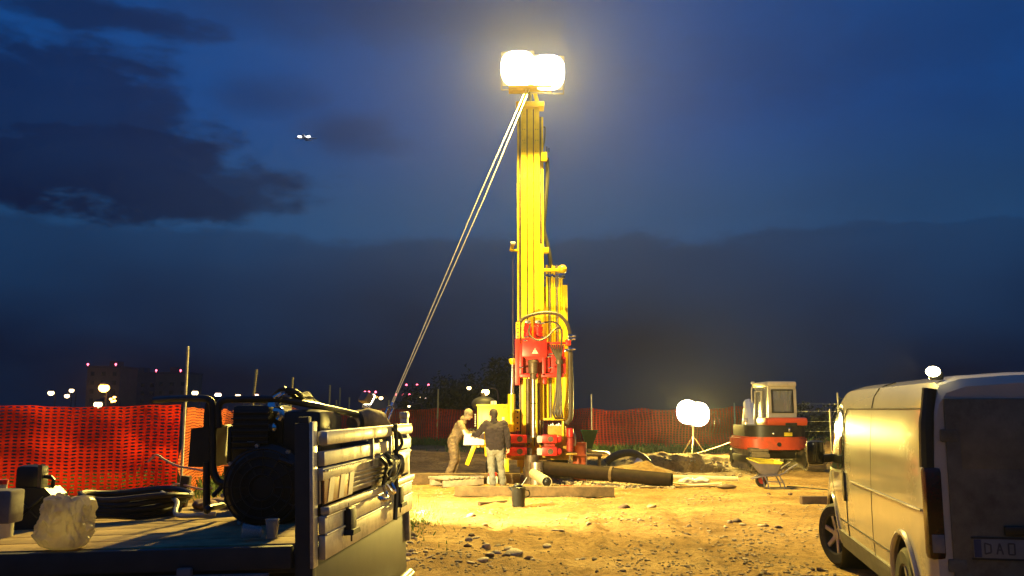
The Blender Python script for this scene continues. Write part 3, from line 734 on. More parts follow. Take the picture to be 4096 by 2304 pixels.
build(MB().lathe([(.085, -.05), (.095, 0), (.085, .05)], hh(559, 362, -.07), n=14), 'hose_clamp', GRIME, rig)
# left stabiliser jack with bright rod
a, b_ = at(513.3, 362, YF + .1), at(512.8, 432, YF + .1)
jk = build(MB().cyl(at(511.6, 394, YF + .1), at(511.6, 432, YF + .1), .095, .095, 16), 'jack_barrel', YEL, rig)
build(MB().cyl(at(511.6, 394, YF + .1), at(512.6, 361, YF + .1), .05, .05, 14), 'jack_rod', CHROME, jk)
p = at(512.6, 361, YF + .1); build(MB().lathe([(.05, -.09), (.09, -.02), (.095, .05), (.05, .06)], p, n=14, cap0=True, cap1=True), 'jack_cap', YEL, jk)
for (u0, v0, u1, v1) in ((515.8, 322, 520, 338.5), (515.3, 409.5, 519.8, 431)):
    k = build(MB().pbox(u0, v0, u1, v1, YF - .12, YF - .05, .006), 'pin_plate', YEL, rig)
    for i in range(4):
        p = at((u0 + u1) / 2, v0 + (v1 - v0) * (i + .5) / 4, YF - .125); build(MB().cyl(p, p + Vector((0, .01, 0)), .022, .022, 10), 'pin_hole', BLACK, k)
# lower frame and clamp jaws
base = build(MB().pbox(506, 436, 572, 460, YF + .15, YF + 1.3, .02), 'base_frame', YELD, rig)
build(MB().pbox(548, 426, 566, 437, YF - .02, YF + .4, .015), 'tool_tray', YELD, rig)
for i in range(8):
    p = at(549 + i * 2, 425 - (i % 3), YF + .12); build(MB().cyl(p, p + Vector((0, 0, -.2)), .022, .022, 7), 'spare_bolt', STEEL, rig)
build(MB().pbox(543.5, 418, 564.5, 420.3, YF - .05, YF + .3, .006), 'tray_lip', YEL, rig)
for (u0, u1, m_) in ((510.5, 527, DRED), (542, 557, RED)):
    for (v0, v1) in ((435, 443.2), (447, 456)):
        jaw = build(MB().pbox(u0, v0, u1, v1, YF - .55, YF + .05, .02), 'clamp_jaw', RED, rig)
        p = at((u0 + u1) / 2 + 1, (v0 + v1) / 2, YF - .56)
        build(MB().cyl(p, p + Vector((0, .03, 0)), .07, .07, 12), 'jaw_pin', GRIME, jaw)
        s = -1 if u0 < 530 else 1
        q = at(u0 - 1.5 if s < 0 else u1 + 1.8, (v0 + v1) / 2, YF - .4); build(MB().cyl(q, q + Vector((-s * .08, 0, 0)), .09, .09, 14).ball(q, .085, 12), 'jaw_cylinder', RED, jaw)
        q = at(u1 + 2.2 if s < 0 else u0 - 2.4, (v0 + v1) / 2, YF - .42); build(MB().box(q, (.13, .2, .17), .03), 'jaw_insert', GRIME if s < 0 else CREAM, jaw)
    build(MB().pbox(u0 + 2, 442, u1 - 2, 448, YF - .3, YF, .01), 'jaw_frame', DRED, rig)
build(MB().pbox(506.5, 434, 511, 458, YF - .3, YF + .1, .02), 'clamp_side', DRED, rig)
# pump at the right
for v0, v1, m_ in ((428, 437, RED), (437, 452, DRED)):
    a, b_ = at(570, v1, YF - .1), at(570, v0, YF - .1); build(MB().lathe([(.06, 0), (.085, .01), (.085, b_.z - a.z - .02), (.06, b_.z - a.z)], a, n=14, cap0=True, cap1=True), 'pump_body', m_, rig)
build(MB().cyl(at(570, 466, YF - .1), at(570, 452, YF - .1), .03, .03, 10), 'pump_stem', CHROME, rig)
build(MB().pbox(565, 453, 577, 455, YF - .2, YF + .1, .01), 'pump_bracket', YELD, rig)
build(MB().pbox(562, 421, 564, 440, YF - .1, YF, .004), 'screw_jack', YEL, rig)
build(MB().tube([at(571, 430, YF), at(574, 434, YF), at(575, 440, YF), at(574.5, 446, YF)], .03, 8, 6), 'pump_hose', STEEL, rig)
# feet
for (u0, v0, u1, v1) in ((503, 459, 509, 472), (517, 460, 524, 467), (520, 466, 523, 473)):
    build(MB().pbox(u0, v0, u1, v1, YF + .1, YF + .35, .01), 'foot', YEL, rig)
# tracks
for u0, u1 in ((478, 512), (545, 575)):
    a, b_ = at(u0, 475, YF + 1.0), at(u1, 458, YF + 1.0)
    k = MB(); k.box(((a.x + b_.x) / 2, YF + 2.4, .30), (min(.5, b_.x - a.x), 2.7, .55), .2); build(k, 'crawler_track', BLACK, rig)
# engine cabinet
cab = build(MB().pbox(477, 405, 509.3, 440, YF + .2, YF + 1.7, .03), 'engine_cabinet', YEL, rig)
build(MB().pbox(476.2, 404.3, 509.8, 406.2, YF + .16, YF + 1.72, .012), 'cabinet_lid', YEL, cab)
a = at(477.3, 433, YF + .19)
build(MB().pbox(481, 408, 508, 434, YF + .185, YF + .21, .006), 'cabinet_door', YEL, cab)
build(MB().pbox(502, 417, 504.5, 424, YF + .17, YF + .186, .002), 'data_plate', CREAM, cab)
for i in range(6):
    build(MB().pbox(474.6, 414 + i * 2.2, 475.9, 415.4 + i * 2.2, YF + .2, YF + .3, .004), 'louvre', CREAM, cab)
build(MB().cyl(at(483.5, 405, YF + 1.2), at(483.5, 398, YF + 1.2), .06, .06, 12).tube([at(483.5, 398, YF + 1.2), at(483.2, 395, YF + 1.2), at(482, 393, YF + 1.2)], .055, 10, 4), 'exhaust_stack', GRIME, cab)
build(MB().ball(at(484, 404, YF + 1.0), .28, 14, (1.2, 1, .7)), 'air_filter', BLACK, cab)
for u in (492, 495): build(MB().cyl(at(u, 405, YF + .5), at(u, 401, YF + .5), .035, .035, 8), 'lifting_eye', CREAM, cab)
# control stand with white console
Yc = YF - 1.05
cs = build(MB().poly([at(463.2, 445, Yc), at(484, 445, Yc), at(484, 440, Yc), at(483.6, 427, Yc), at(478.8, 427, Yc), at(476, 433.5, Yc), at(468.5, 434.3, Yc), at(466.2, 433.8, Yc), at(463.6, 429.8, Yc), at(462.4, 430.3, Yc), at(464.3, 435, Yc)], (0, .34, 0)), 'control_console', WHITEP, rig)
build(MB().pbox(481.2, 428, 486.5, 444.5, Yc + .02, Yc + .36, .01), 'console_side', YEL, cs)
for i in range(5):
    p = at(469 + i * 2, 434, Yc + .15); build(MB().cyl(p, p + Vector((.0, -.02, .10)), .008, .008, 6).ball(p + Vector((0, -.02, .11)), .018, 8), 'control_lever', BLKM, cs)
build(MB().beam(at(475, 444, Yc + .2), at(466.8, 465, Yc + .25), .10, .05, .008, (0, 1, 0)), 'console_strut', YEL, rig)
build(MB().beam(at(486, 443, Yc + .2), at(487, 456, Yc + .3), .09, .05, .008).beam(at(478, 446, Yc + .2), at(489, 446, YF + .3), .06, .06), 'console_arm', YEL, rig)
# casing standing in the borehole
p = at(531.5, 478, YF - .55); q = at(531.5, 455, YF - .55)
build(MB().lathe([(.17, -.25), (.17, q.z - p.z), (.15, q.z - p.z), (.15, -.25)], p, n=24), 'borehole_casing', GRIME, rig)
p = at(536.5, 480, YF - .75); q = at(536.5, 462, YF - .75)
build(MB().lathe([(.16, -.2), (.16, q.z - p.z), (.145, q.z - p.z), (.145, -.2)], p, n=24), 'starter_casing', STEEL, rig)
# guy cables and turnbuckle
TB = at(385.5, 419, 12.2)
top = Vector((xc - .02, YF - .06, zt + .55)); gp = TB + (TB - top) * (TB.z - 0) / (top.z - TB.z)
for s in (-1, 1):
    o = (Vector((s * .02, 0, 0)))
    a = TB + (top - TB).normalized() * .3
    tag(build(MB().tube([a + o * .5, a.lerp(top, .5) + o * 3 + Vector((0, 0, -.02)), top + o * 2], .0085, 6), 'guy_cable', mat('bright wire rope', (.75, .68, .5), .5, .2, var=.15), None, top=a), 'bright steel guy cable slanting from the mast top to the turnbuckle', 'cable', 'twin guy cables of the mast')
tb = thing('turnbuckle', 'shiny steel turnbuckle at the foot of the guy cables', 'turnbuckle', gp)
d = (top - TB).normalized(); x = d.cross(Vector((0, 1, 0))).normalized(); a, e = TB + d * .28, TB - d * .05
k = MB()
for s in (-1, 1): k.cyl(a + x * s * .035 - d * .05, e + x * s * .035, .013, .013, 8)
k.beam(a + x * .05 - d * .04, a - x * .05 - d * .04, .04, .05).beam(e + x * .05, e - x * .05, .04, .05)
build(k, 'frame', CHROME, tb)
build(MB().cyl(a - d * .06, a + d * .06, .018, .018, 8), 'eye_bolt', CHROME, tb)
build(MB().cyl(e + d * .05, gp - d * .1, .012, .012, 8), 'anchor_rod', STEEL, tb)
build(MB().box(gp, (.2, .2, .1), .02), 'ground_peg', GRIME, tb)
# second lamp: tripod floodlight by the far fence
lt = at(693, 413, 33.0); fz = gz(lt.x, 33.0)
for s in (-1, 1):
    flood('blazing floodlight head on the slim tripod beside the pit', lt + Vector((s * .20, 0, -s * .04)), .5, .5, (s * .10 - .1, -1, -.10), lt + Vector((0, .12, -.5)), 5500, 'twin floodlights on the tripod', ray_r=.25, dome=(.40, .2, .44), cone=0)
ts = thing('lamp_tripod', 'slim steel tripod carrying a floodlight beside the pit', 'tripod', (lt.x, 33.12, fz))
build(MB().cyl((lt.x, 33.12, lt.z - .5), (lt.x, 33.12, fz + .45), .02, .02, 8), 'column', GRIME, ts)
for a_ in (.2, 2.3, 4.4): build(MB().cyl((lt.x, 33.12, fz + .75), (lt.x + .55 * math.cos(a_), 33.12 + .55 * math.sin(a_), fz), .013, .013, 8), 'leg', GRIME, ts)
tag(build(MB().tube([(lt.x - .3, 32.9, fz + .02), (lt.x + .6, 32.4, gz(lt.x + .6, 32.4) + .35), (lt.x + 1.5, 31.5, gz(lt.x + 1.5, 31.5) + .75), (lt.x + 2.0, 30.5, 1.0)], .014, 6, 5), 'lamp_cable', mat('pink cable', (.5, .25, .18), .5), None, top=(lt.x - .3, 32.9, fz)), 'thin pale cable running from the tripod foot up to the excavator', 'cable')
# halogen work lamp on a stand behind the truck, aimed at the men
hl = at(369.5, 400.0, 14.6); hzz = gz(hl.x, 14.6)
wlp = thing('work_lamp', 'halogen work lamp on a thin stand lighting the two men', 'work lamp', (hl.x, 14.6, hzz))
aim = Vector((.74, .62, -.50)).normalized(); rt = aim.cross(Vector((0, 0, 1))).normalized(); up = rt.cross(aim)
M = Matrix((rt, aim, up)).transposed().to_4x4()
build(MB().box(hl - aim * .07, (.22, .14, .17), .02, M), 'housing', HOUS, wlp)
build(MB().box(hl + aim * .004, (.21, .012, .16), 0, M), 'glass', E_FLOOD, wlp)
build(MB().box(hl + up * .095 + aim * .02, (.23, .14, .008), 0, M), 'visor', CHROME, wlp)
build(MB().cyl((hl.x, 14.6, hl.z - .12), (hl.x, 14.6, hzz + .3), .014, .014, 8), 'pole', GALV, wlp)
build(MB().tube([hl - rt * .13, hl - rt * .13 - up * .13, hl + rt * .13 - up * .13, hl + rt * .13], .008, 6), 'yoke', GALV, wlp)
for a_ in (.5, 2.6, 4.7): build(MB().cyl((hl.x, 14.6, hzz + .4), (hl.x + .35 * math.cos(a_), 14.6 + .35 * math.sin(a_), hzz), .012, .012, 6), 'leg', GALV, wlp)
lamp('halogen_light', 'SPOT', hl + aim * .06, 5200, (1, .78, .30), wlp, .06, hl + aim * 3, R(130), .4)
# ================================================================ PEOPLE
SKIN = mat('skin', (.55, .32, .20), .55, var=.08, scale=8)
GREYH = mat('grey hair', (.26, .21, .15), .8, var=.3, scale=30, bump=.3, bscale=90)
DARKH = mat('dark hair', (.022, .014, .010), .75, var=.3, scale=30, bump=.3, bscale=90)
KHAKI = mat('khaki coverall cloth', (.24, .175, .11), .9, var=.35, scale=7, bump=.35, bscale=22)
NAVY = mat('dark plum sweater', (.026, .017, .021), .95, var=.2, scale=9, bump=.35, bscale=25)
JEANS = mat('pale grey jeans', (.23, .225, .19), .9, var=.28, scale=7, bump=.35, bscale=24)
SHOE = mat('dusty work boots', (.16, .12, .08), .8, var=.3, scale=12)
def limb(k, pts, rs):
    """tapered limb: capsules through the joints"""
    pts = [Vector(p) for p in pts]
    for a, b_, r0, r1 in zip(pts, pts[1:], rs, rs[1:]):
        k.cyl(a, b_, r0, r1, 14)
    for p, r_ in zip(pts, rs): k.ball(p, r_, 12)
def hand(k, wrist, d, thumb, curl):
    """palm, four fingers of unequal length and a thumb from the side of the palm"""
    wrist, d, thumb = Vector(wrist), Vector(d).normalized(), Vector(thumb).normalized(); curl = Vector(curl).normalized()
    n_ = d.cross(thumb).normalized()
    for q in range(3): k.cyl(wrist + thumb * (q - 1) * .022, wrist + d * .085 + thumb * (q - 1) * .026, .017, .016, 10)
    for q, (l_, r_) in enumerate(((.068, .0095), (.078, .0100), (.073, .0095), (.056, .0085))):
        o = wrist + d * .085 + thumb * (.033 - q * .022)
        m1 = o + (d * .8 + curl * .35) * l_ * .5; m2 = m1 + (d * .45 + curl * .8) * l_ * .5
        limb(k, [o - d * .02, o, m1, m2], [r_ * 1.1, r_ * 1.05, r_, r_ * .85])
    o = wrist + d * .02 + thumb * .032; m1 = o + (thumb * .8 + d * .6) * .034; m2 = m1 + (d * .8 + curl * .5) * .034
    limb(k, [o, m1, m2], [.014, .012, .010])
def person(label, root_pos, rz, J, top_mat, low_mat, hair_mat, one_piece, hair_full):
    M = Matrix.Translation(Vector(root_pos)) @ Matrix.Rotation(rz, 4, 'Z')
    o = thing('person', label, 'person', M=M)
    k = MB(); hd, nk = Vector(J['head']), Vector(J['neck']); f = Vector(J['face']).normalized(); side = f.cross(Vector((0, 0, 1))).normalized(); up = side.cross(f)
    HM = Matrix((side, f, up)).transposed().to_4x4()
    k.ball(hd + up * .025, .098, 18, (.80, 1.0, 1.08), HM)                # cranium
    k.ball(hd + f * .030 - up * .045, .075, 16, (.82, .95, 1.05), HM)       # jaw
    k.ball(hd + f * .068 - up * .095, .030, 10, (1.1, .8, .7), HM)          # chin
    k.cyl(hd + f * .090 + up * .02, hd + f * .118 - up * .030, .010, .017, 8); k.ball(hd + f * .112 - up * .032, .017, 8)   # nose
    for s in (-1, 1):
        k.ball(hd + side * s * .080 - f * .005 - up * .005, .030, 10, (.35, .7, 1.1), HM)   # ears
        k.ball(hd + side * s * .034 + f * .085 + up * .028, .020, 8, (1.2, .6, .5), HM)       # brow
    k.ball(hd + f * .092 - up * .062, .020, 8, (1.4, .5, .35), HM); k.ball(hd + f * .090 - up * .075, .018, 8, (1.3, .5, .4), HM)   # lips
    limb(k, [hd - up * .06 - f * .015, nk, Vector(J['chest'])], [.058, .060, .10])
    limb(k, [J['chest'], J['waist'], J['pelvis']], [.105, .09, .09])
    for s in 'LR':
        limb(k, [J['sh' + s], J['el' + s], J['wr' + s]], [.060, .044, .028])
        limb(k, [J['chest'], J['sh' + s]], [.10, .065])
        hand(k, J['wr' + s], J['hd' + s], J['th' + s], J['cu' + s])
        limb(k, [J['pelvis'], J['hip' + s], J['kn' + s], J['an' + s]], [.09, .08, .058, .042])
    remeshed(k, 'body', SKIN, o, .0085, 3, True)
    # eyes
    for s in (-1, 1): build(MB().ball(hd + side * s * .032 + f * .083 + up * .010, .011, 8), 'eye', mat('eye white and iris', (.25, .2, .16), .2, var=.5, scale=90), o, True)
    # upper garment
    k = MB()
    ch, wa, pe = Vector(J['chest']), Vector(J['waist']), Vector(J['pelvis'])
    lr = (Vector(J['shR']) - Vector(J['shL'])).normalized()
    for a, b_, w0, w1 in ((ch, wa, .085, .078), (wa, pe, .078, .075)):
        for q in (-1, 0, 1): limb(k, [a + lr * q * w0, b_ + lr * q * w1], [.15, .142])
    for s in 'LR':
        limb(k, [ch + Vector((0, 0, .04)), Vector(J['sh' + s])], [.12, .088])
        w = Vector(J['wr' + s]); e = Vector(J['el' + s])
        limb(k, [J['sh' + s], e, e.lerp(w, .93)], [.090, .070, .054])
    limb(k, [nk - Vector((0, 0, .04)), nk + Vector((0, 0, .035))], [.098, .078])
    if one_piece:
        for s in 'LR': limb(k, [pe, J['hip' + s], J['kn' + s], Vector(J['kn' + s]).lerp(Vector(J['an' + s]), .92)], [.145, .13, .102, .092])
    else:
        for q in (-1, 0, 1): limb(k, [pe + lr * q * .07, pe + lr * q * .075 - Vector((0, 0, .06))], [.138, .134])
    g = remeshed(k, 'coverall' if one_piece else 'sweater', top_mat, o, .012, 6, True)
    wrinkle(g)
    if not one_piece:
        k = MB()
        for q in (-1, 0, 1): limb(k, [pe + lr * q * .055, pe + lr * q * .06 - Vector((0, 0, .12))], [.118, .115])
        for s in 'LR': limb(k, [Vector(J['hip' + s]), J['kn' + s], Vector(J['kn' + s]).lerp(Vector(J['an' + s]), .95)], [.112, .082, .078])
        wrinkle(remeshed(k, 'trousers', low_mat, o, .012, 5, True))
    for s in 'LR':
        a = Vector(J['an' + s]); t_ = Vector(J['toe' + s]).normalized(); k = MB()
        b0 = Vector((a.x, a.y, 0))
        limb(k, [a, b0 + Vector((0, 0, .06)) - t_ * .03], [.056, .058]); limb(k, [b0 + Vector((0, 0, .045)) - t_ * .04, b0 + Vector((0, 0, .045)) + t_ * .14], [.048, .042])
        k.box(b0 + t_ * .05 + Vector((0, 0, .014)), (.095, .27, .028), .01, Matrix.Rotation(math.atan2(-t_.x, t_.y), 4, 'Z'))
        remeshed(k, 'boot', SHOE, o, .009, 3, True)
    # hair
    k = MB(); k.ball(hd + up * .045 - f * .012, .112, 18, (.86, 1.02, 1.02), HM)
    k.ball(hd + up * .0 - f * .045, .085, 14, (.9, .8, 1.0 if not hair_full else 1.1), HM)
    rnd = random.Random(len(label))
    for _ in range(34):
        d = Vector((rnd.gauss(0, 1), rnd.gauss(0, 1) - .5, rnd.gauss(0, 1) + .9)).normalized()
        if d.y > .55 and d.z < .35: continue
        k.ball(hd + up * .035 - f * .012 + side * d.x * .085 + f * d.y * .10 + up * d.z * .10, .020 if hair_full else .014, 6)
    remeshed(k, 'hair', hair_mat, o, .008, 2, True)
    return o
def wrinkle(o):
    for v in o.data.vertices:
        p = v.co * 9; q = noise.noise(Vector((p.x, p.y, p.z * 1.8))) * .016 + noise.noise(p * 2.6) * .008
        v.co += v.normal * q
# man at the console, seen from the side, facing +x
pa = G(453.5, 479.5)
person('grey haired person in khaki coveralls bent over the white control console', pa, R(-90), dict(
    # local frame: +y is the way he faces, +x his right
    head=(.02, .36, 1.61), neck=(.01, .23, 1.47), face=(.0, .93, -.36), chest=(0, .15, 1.29), waist=(0, .06, 1.08), pelvis=(0, -.02, .95),
    shL=(-.19, .17, 1.39), elL=(-.25, .30, 1.12), wrL=(-.14, .52, 1.16), hdL=(.2, .9, -.1), thL=(.9, -.2, .3), cuL=(0, .2, -1),
    shR=(.19, .17, 1.39), elR=(.25, .31, 1.12), wrR=(.13, .54, 1.15), hdR=(-.2, .9, -.1), thR=(-.9, -.2, .3), cuR=(0, .2, -1),
    hipL=(-.09, -.02, .90), knL=(-.10, .06, .50), anL=(-.11, -.03, .09), toeL=(-.15, 1, 0),
    hipR=(.09, -.02, .90), knR=(.11, .02, .50), anR=(.10, -.14, .09), toeR=(.2, 1, 0)), KHAKI, KHAKI, GREYH, True, True)
pb = G(495, 488)
person('dark haired person in dark sweater and pale jeans standing with back turned', pb, R(6), dict(
    head=(-.03, .09, 1.605), neck=(-.02, .045, 1.475), face=(-.45, .88, -.22), chest=(-.01, .02, 1.29), waist=(0, 0, 1.10), pelvis=(0, 0, .97),
    shL=(-.205, .03, 1.415), elL=(-.38, .10, 1.20), wrL=(-.47, .31, 1.17), hdL=(-.2, .9, -.1), thL=(.9, .2, .2), cuL=(0, .2, -1),
    shR=(.20, .02, 1.415), elR=(.285, -.03, 1.13), wrR=(.30, .03, .89), hdR=(.02, .1, -1), thR=(-.5, .8, 0), cuR=(-1, .1, 0),
    hipL=(-.10, 0, .90), knL=(-.085, .05, .50), anL=(-.05, -.03, .09), toeL=(-.25, 1, 0),
    hipR=(.10, 0, .90), knR=(.13, .07, .50), anR=(.19, .10, .09), toeR=(.75, .65, 0)), NAVY, JEANS, DARKH, False, False)
# ================================================================ FLATBED TRUCK (tail to the right)
TM = Matrix.Translation(Vector((-.935, 4.26, 1.12))) @ Matrix.Rotation(R(-4.5), 4, 'Z') @ Matrix.Rotation(R(-2.2), 4, 'Y')
truck = thing('flatbed_truck', 'flatbed truck with plywood deck and aluminium tailgate hung with straps', 'truck', M=TM)
BW, BL = 2.3, 4.3
def tp(name, mb, m, parent=None, **k): return build(mb, name, m, parent or truck, True, **k)
DARKALU = mat('unlit side profile shade', (.030, .028, .026), .6, var=.2)  # near-black tone stands in for shade on the truck's unlit side
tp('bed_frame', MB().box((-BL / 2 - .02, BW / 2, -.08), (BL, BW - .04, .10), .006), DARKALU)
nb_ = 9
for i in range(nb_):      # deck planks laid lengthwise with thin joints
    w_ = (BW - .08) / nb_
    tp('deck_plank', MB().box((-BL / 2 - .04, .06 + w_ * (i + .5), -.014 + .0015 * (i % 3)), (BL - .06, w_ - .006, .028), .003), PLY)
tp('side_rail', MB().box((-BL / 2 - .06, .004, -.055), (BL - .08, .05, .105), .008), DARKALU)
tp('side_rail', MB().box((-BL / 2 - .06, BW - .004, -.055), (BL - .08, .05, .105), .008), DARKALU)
GREYB = mat('grey dropside board', (.17, .15, .14), .55, .2, var=.15, scale=4, dirt=(.08, .06, .05), dirt_amt=.3)
sb = tp('dropside', MB().box((-BL / 2 - .1, -.036, -.32), (BL - .2, .028, .40), .006), GREYB)
for z in (-.22, -.32, -.42): tp('board_rib', MB().box((-BL / 2 - .1, -.054, z), (BL - .24, .014, .012), .003), GREYB, sb)
for x in (-.6, -1.7, -2.8): tp('hinge', MB().box((x, -.045, -.125), (.07, .03, .08), .008), GREYB, sb)
# corner posts
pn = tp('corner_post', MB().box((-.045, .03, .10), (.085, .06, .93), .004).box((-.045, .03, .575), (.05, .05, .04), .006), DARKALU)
tp('post_cap', MB().box((-.004, .028, .23), (.018, .075, .68), .004), ALU, pn)
pf = tp('corner_post', MB().box((-.02, BW + .01, .23), (.05, .07, .68), .004).box((-.02, BW + .01, -.2), (.05, .06, .22), .004), ALU)
tp('post_cap', MB().box((-.02, BW + .01, .585), (.06, .08, .05), .01), ALU, pf)
# tailgate: rails and boards one by one
def rail(name, z0, z1, x=.02, t=.035, m=ALU, y0=.075, y1=BW - .05, bev=.006):
    return tp(name, MB().box((x, (y0 + y1) / 2, (z0 + z1) / 2), (t, y1 - y0, z1 - z0), bev), m)
rail('top_rail', .452, .525, .025, .06, ALU, bev=.022)
rail('tailgate_board', .355, .425)
rail('tailgate_board', .285, .345, .012)
rail('tooth_rail', .325, .338, .034, .012)
back = rail('tailgate_panel', .175, .29, .002, .02, mat('weathered panel', (.33, .24, .15), .6, .3, var=.3, scale=6))
rail('bumper_rail', .125, .162, .036, .045)
rail('tailgate_board', .035, .118)
rail('tailgate_board', -.085, .028)
rail('board_rib', .024, .036, .04, .014)
rail('board_rib', .108, .12, .04, .014)
for z in (.20, .225, .25, .275): rail('corrugation', z, z + .01, .018, .02, ALU, .62, 1.9, .003)
# striped marker board
mk = tp('marker_board', MB().box((.022, .36, .235), (.012, .52, .125), .002), mat('faded orange reflector', (.50, .22, .06), .45, var=.15, scale=9))
for y in (.14, .34, .52):
    tp('stripe', MB().poly([(.0295, y, .178), (.0295, y + .09, .178), (.0295, y + .14, .292), (.0295, y + .05, .292)], (.002, 0, 0)), mat('faded cream reflector', (.55, .42, .30), .4, var=.1), mk)
# tooth marks
for i in range(36): tp('tooth', MB().box((.043, .12 + i * .032, .331), (.008, .018, .009)), ALU)
tp('license_bracket', MB().box((.03, 1.85, .27), (.02, .34, .14), .01), ALU)
for y, z in ((1.05, .41), (1.55, .41), (1.62, .41)): tp('upright', MB().box((.032, y, z - .02), (.03, .03, .19), .004), ALU)
# rubber latches and straps
def latch(y, z, s=1.0):
    a = tp('latch', MB().box((.055, y, z), (.045, .13 * s, .13), .018).poly([(.04, y - .09 * s, z - .07), (.04, y + .09 * s, z - .07), (.04, y + .07 * s, z - .045), (.04, y - .07 * s, z - .045)], (.05, 0, 0)), BLACK)
    tp('latch_pin', MB().cyl((.05, y - .05 * s, z + .05), (.05, y - .05 * s, z + .09), .012, .012, 8).cyl((.06, y, z - .06), (.06, y, z - .11), .005, .005, 6), GRIME, a)
latch(.47, .055, .9); latch(1.72, .06, 1.0)
tp('strap', MB().tube([(.07, 1.56, .53), (.075, 1.57, .4), (.07, 1.56, .25), (.075, 1.54, .1), (.07, 1.50, -.07)], .016, 6, 4), BLACK)
tp('strap', MB().tube([(.06, 1.52, .50), (.09, 1.60, .46), (.1, 1.62, .40), (.08, 1.56, .36)], .012, 6, 4), BLACK)
rnd = random.Random(5)
k = MB()
for q in range(9):
    y0 = 1.10 + rnd.random() * .5; k.tube([(.06, y0 + rnd.gauss(0, .05), .36 - rnd.random() * .05), (.10, y0 + rnd.gauss(0, .08), .30), (.09, y0 + rnd.gauss(0, .1), .22 + rnd.random() * .05), (.07, y0 + rnd.gauss(0, .1), .17)], .013, 6, 4)
k.ball((.085, 1.35, .26), .06, 10, (.6, 1.3, .9)).ball((.085, 1.62, .27), .055, 10, (.6, 1.1, 1.3))
tp('tangled_strap', k, BLACK)
tp('hook', MB().tube([(.08, 1.0, .12), (.11, 1.02, .10), (.11, 1.12, .10), (.09, 1.16, .13), (.08, 1.14, .17)], .012, 8, 4), CHROME)
tp('shackle', MB().tube([(.07, 1.25, .17), (.1, 1.28, .12), (.1, 1.36, .12), (.07, 1.39, .17)], .014, 8, 4), CHROME)
# underneath: skirt, lamps, underrun bar, chassis, wheels
tp('rear_skirt', MB().box((-.03, 1.18, -.31), (.02, 2.2, .42), .004), mat('black skirt', (.02, .018, .016), .5, var=.3))
lc = tp('lamp_cluster', MB().box((.02, .20, -.42), (.10, .36, .12), .02), BLKM)
for i, (y, z) in enumerate(((.08, -.40), (.18, -.39), (.30, -.40), (.22, -.44))): tp('lamp_lens', MB().ball((.075, y, z), .022, 10, (.5, 1, 1)), mat('red lens', (.35, .02, .015), .15, var=.1) if i % 2 else CHROME, lc)
tp('underrun_bar', MB().cyl((.05, .35, -.52), (.05, 2.05, -.50), .035, .035, 12), STEEL)
for y in (.75, 1.55): tp('chassis_rail', MB().box((-2.1, y, -.24), (4.1, .08, .2), .01), BLKM)
for x in (-1.15, -4.0):
    wz = -.755 - .0384 * x
    for y in (.22, BW - .22):
        wh = tp('wheel', MB().lathe([(.20, -.11), (.33, -.12), (.36, -.09), (.365, 0), (.36, .09), (.33, .12), (.20, .11)], (x, y, wz), (0, 1, 0), 28), TYRE)
        tp('rim', MB().lathe([(.0, -.05), (.12, -.06), (.20, -.10), (.20, .10), (.12, .06), (.0, .05)], (x, y, wz), (0, 1, 0), 24), STEEL, wh)
    tp('axle', MB().cyl((x, .2, wz), (x, BW - .2, wz), .05, .05, 10), BLKM)

# ---------------------------------------------------------------- load on the deck
def T(x, y, z=0): return TM @ Vector((x, y, z))
gen = thing('generator', 'black engine powered generator in a tube frame on the truck deck', 'generator', M=TM @ Matrix.Translation(Vector((-.75, .95, 0))))
Yg = 5.2
def gp_(name, mb, m=BLKM, parent=None): return build(mb, name, m, parent or gen)
zb = T(-.8, .95).z
def A(u, v, Y=Yg): return at(u, v, Y)
gp_('control_box', MB().poly([A(188, 467), A(214, 467), A(217, 425), A(191, 428.5)], (0, .32, 0)))
eng = gp_('engine_block', MB().pbox(229.5, 405, 270, 468, Yg - .05, Yg + .5, .03).pbox(226, 426, 232, 464, Yg + .02, Yg + .4, .02))
gp_('fuel_tank', MB().pbox(280, 409.5, 322, 462, Yg - .02, Yg + .62, .05))
al_ = gp_('alternator', MB().lathe([(.05, 0), (.20, .02), (.24, .06), (.25, .30), (.22, .34), (.08, .36)], A(262, 487.5, Yg - .12), (0, 1, 0), 28, True, True))
ac_ = A(262, 487.5, Yg - .13)
for q in (.07, .12, .17, .215): gp_('grille_ring', MB().tube([ac_ + Vector((math.cos(a) * q, 0, math.sin(a) * q)) for a in [j * math.pi / 16 for j in range(33)]], .006, 6), BLKM, al_)
for q in range(8):
    a = q * math.pi / 4 + .2; p = ac_ + Vector((math.cos(a) * .235, .05, math.sin(a) * .235)); gp_('cover_bolt', MB().cyl(p, p + Vector((0, -.025, 0)), .012, .012, 6), STEEL, al_)
for q in range(12):
    a = q * math.pi / 6; gp_('grille_spoke', MB().cyl(ac_ + Vector((math.cos(a) * .07, 0, math.sin(a) * .07)), ac_ + Vector((math.cos(a) * .215, 0, math.sin(a) * .215)), .004, .004, 5), BLKM, al_)
gp_('pull_handle', MB().cyl(ac_ + Vector((.10, -.03, .16)), ac_ + Vector((.18, -.03, .13)), .014, .014, 8), BLACK, al_)
gp_('alternator_cover', MB().pbox(243, 455, 322, 500, Yg + .2, Yg + .7, .04))
gp_('base_skid', MB().pbox(240, 500, 322, 508, Yg + .1, Yg + .65, .01))
gp_('cylinder_head', MB().pbox(268, 412, 284, 452, Yg + .05, Yg + .45, .02))
fins = MB()
for i in range(7): fins.pbox(231, 412 + i * 6, 268, 413.5 + i * 6, Yg - .075, Yg - .04, .002)
gp_('cooling_fin', fins, BLKM, eng)['kind'] = 'stuff'
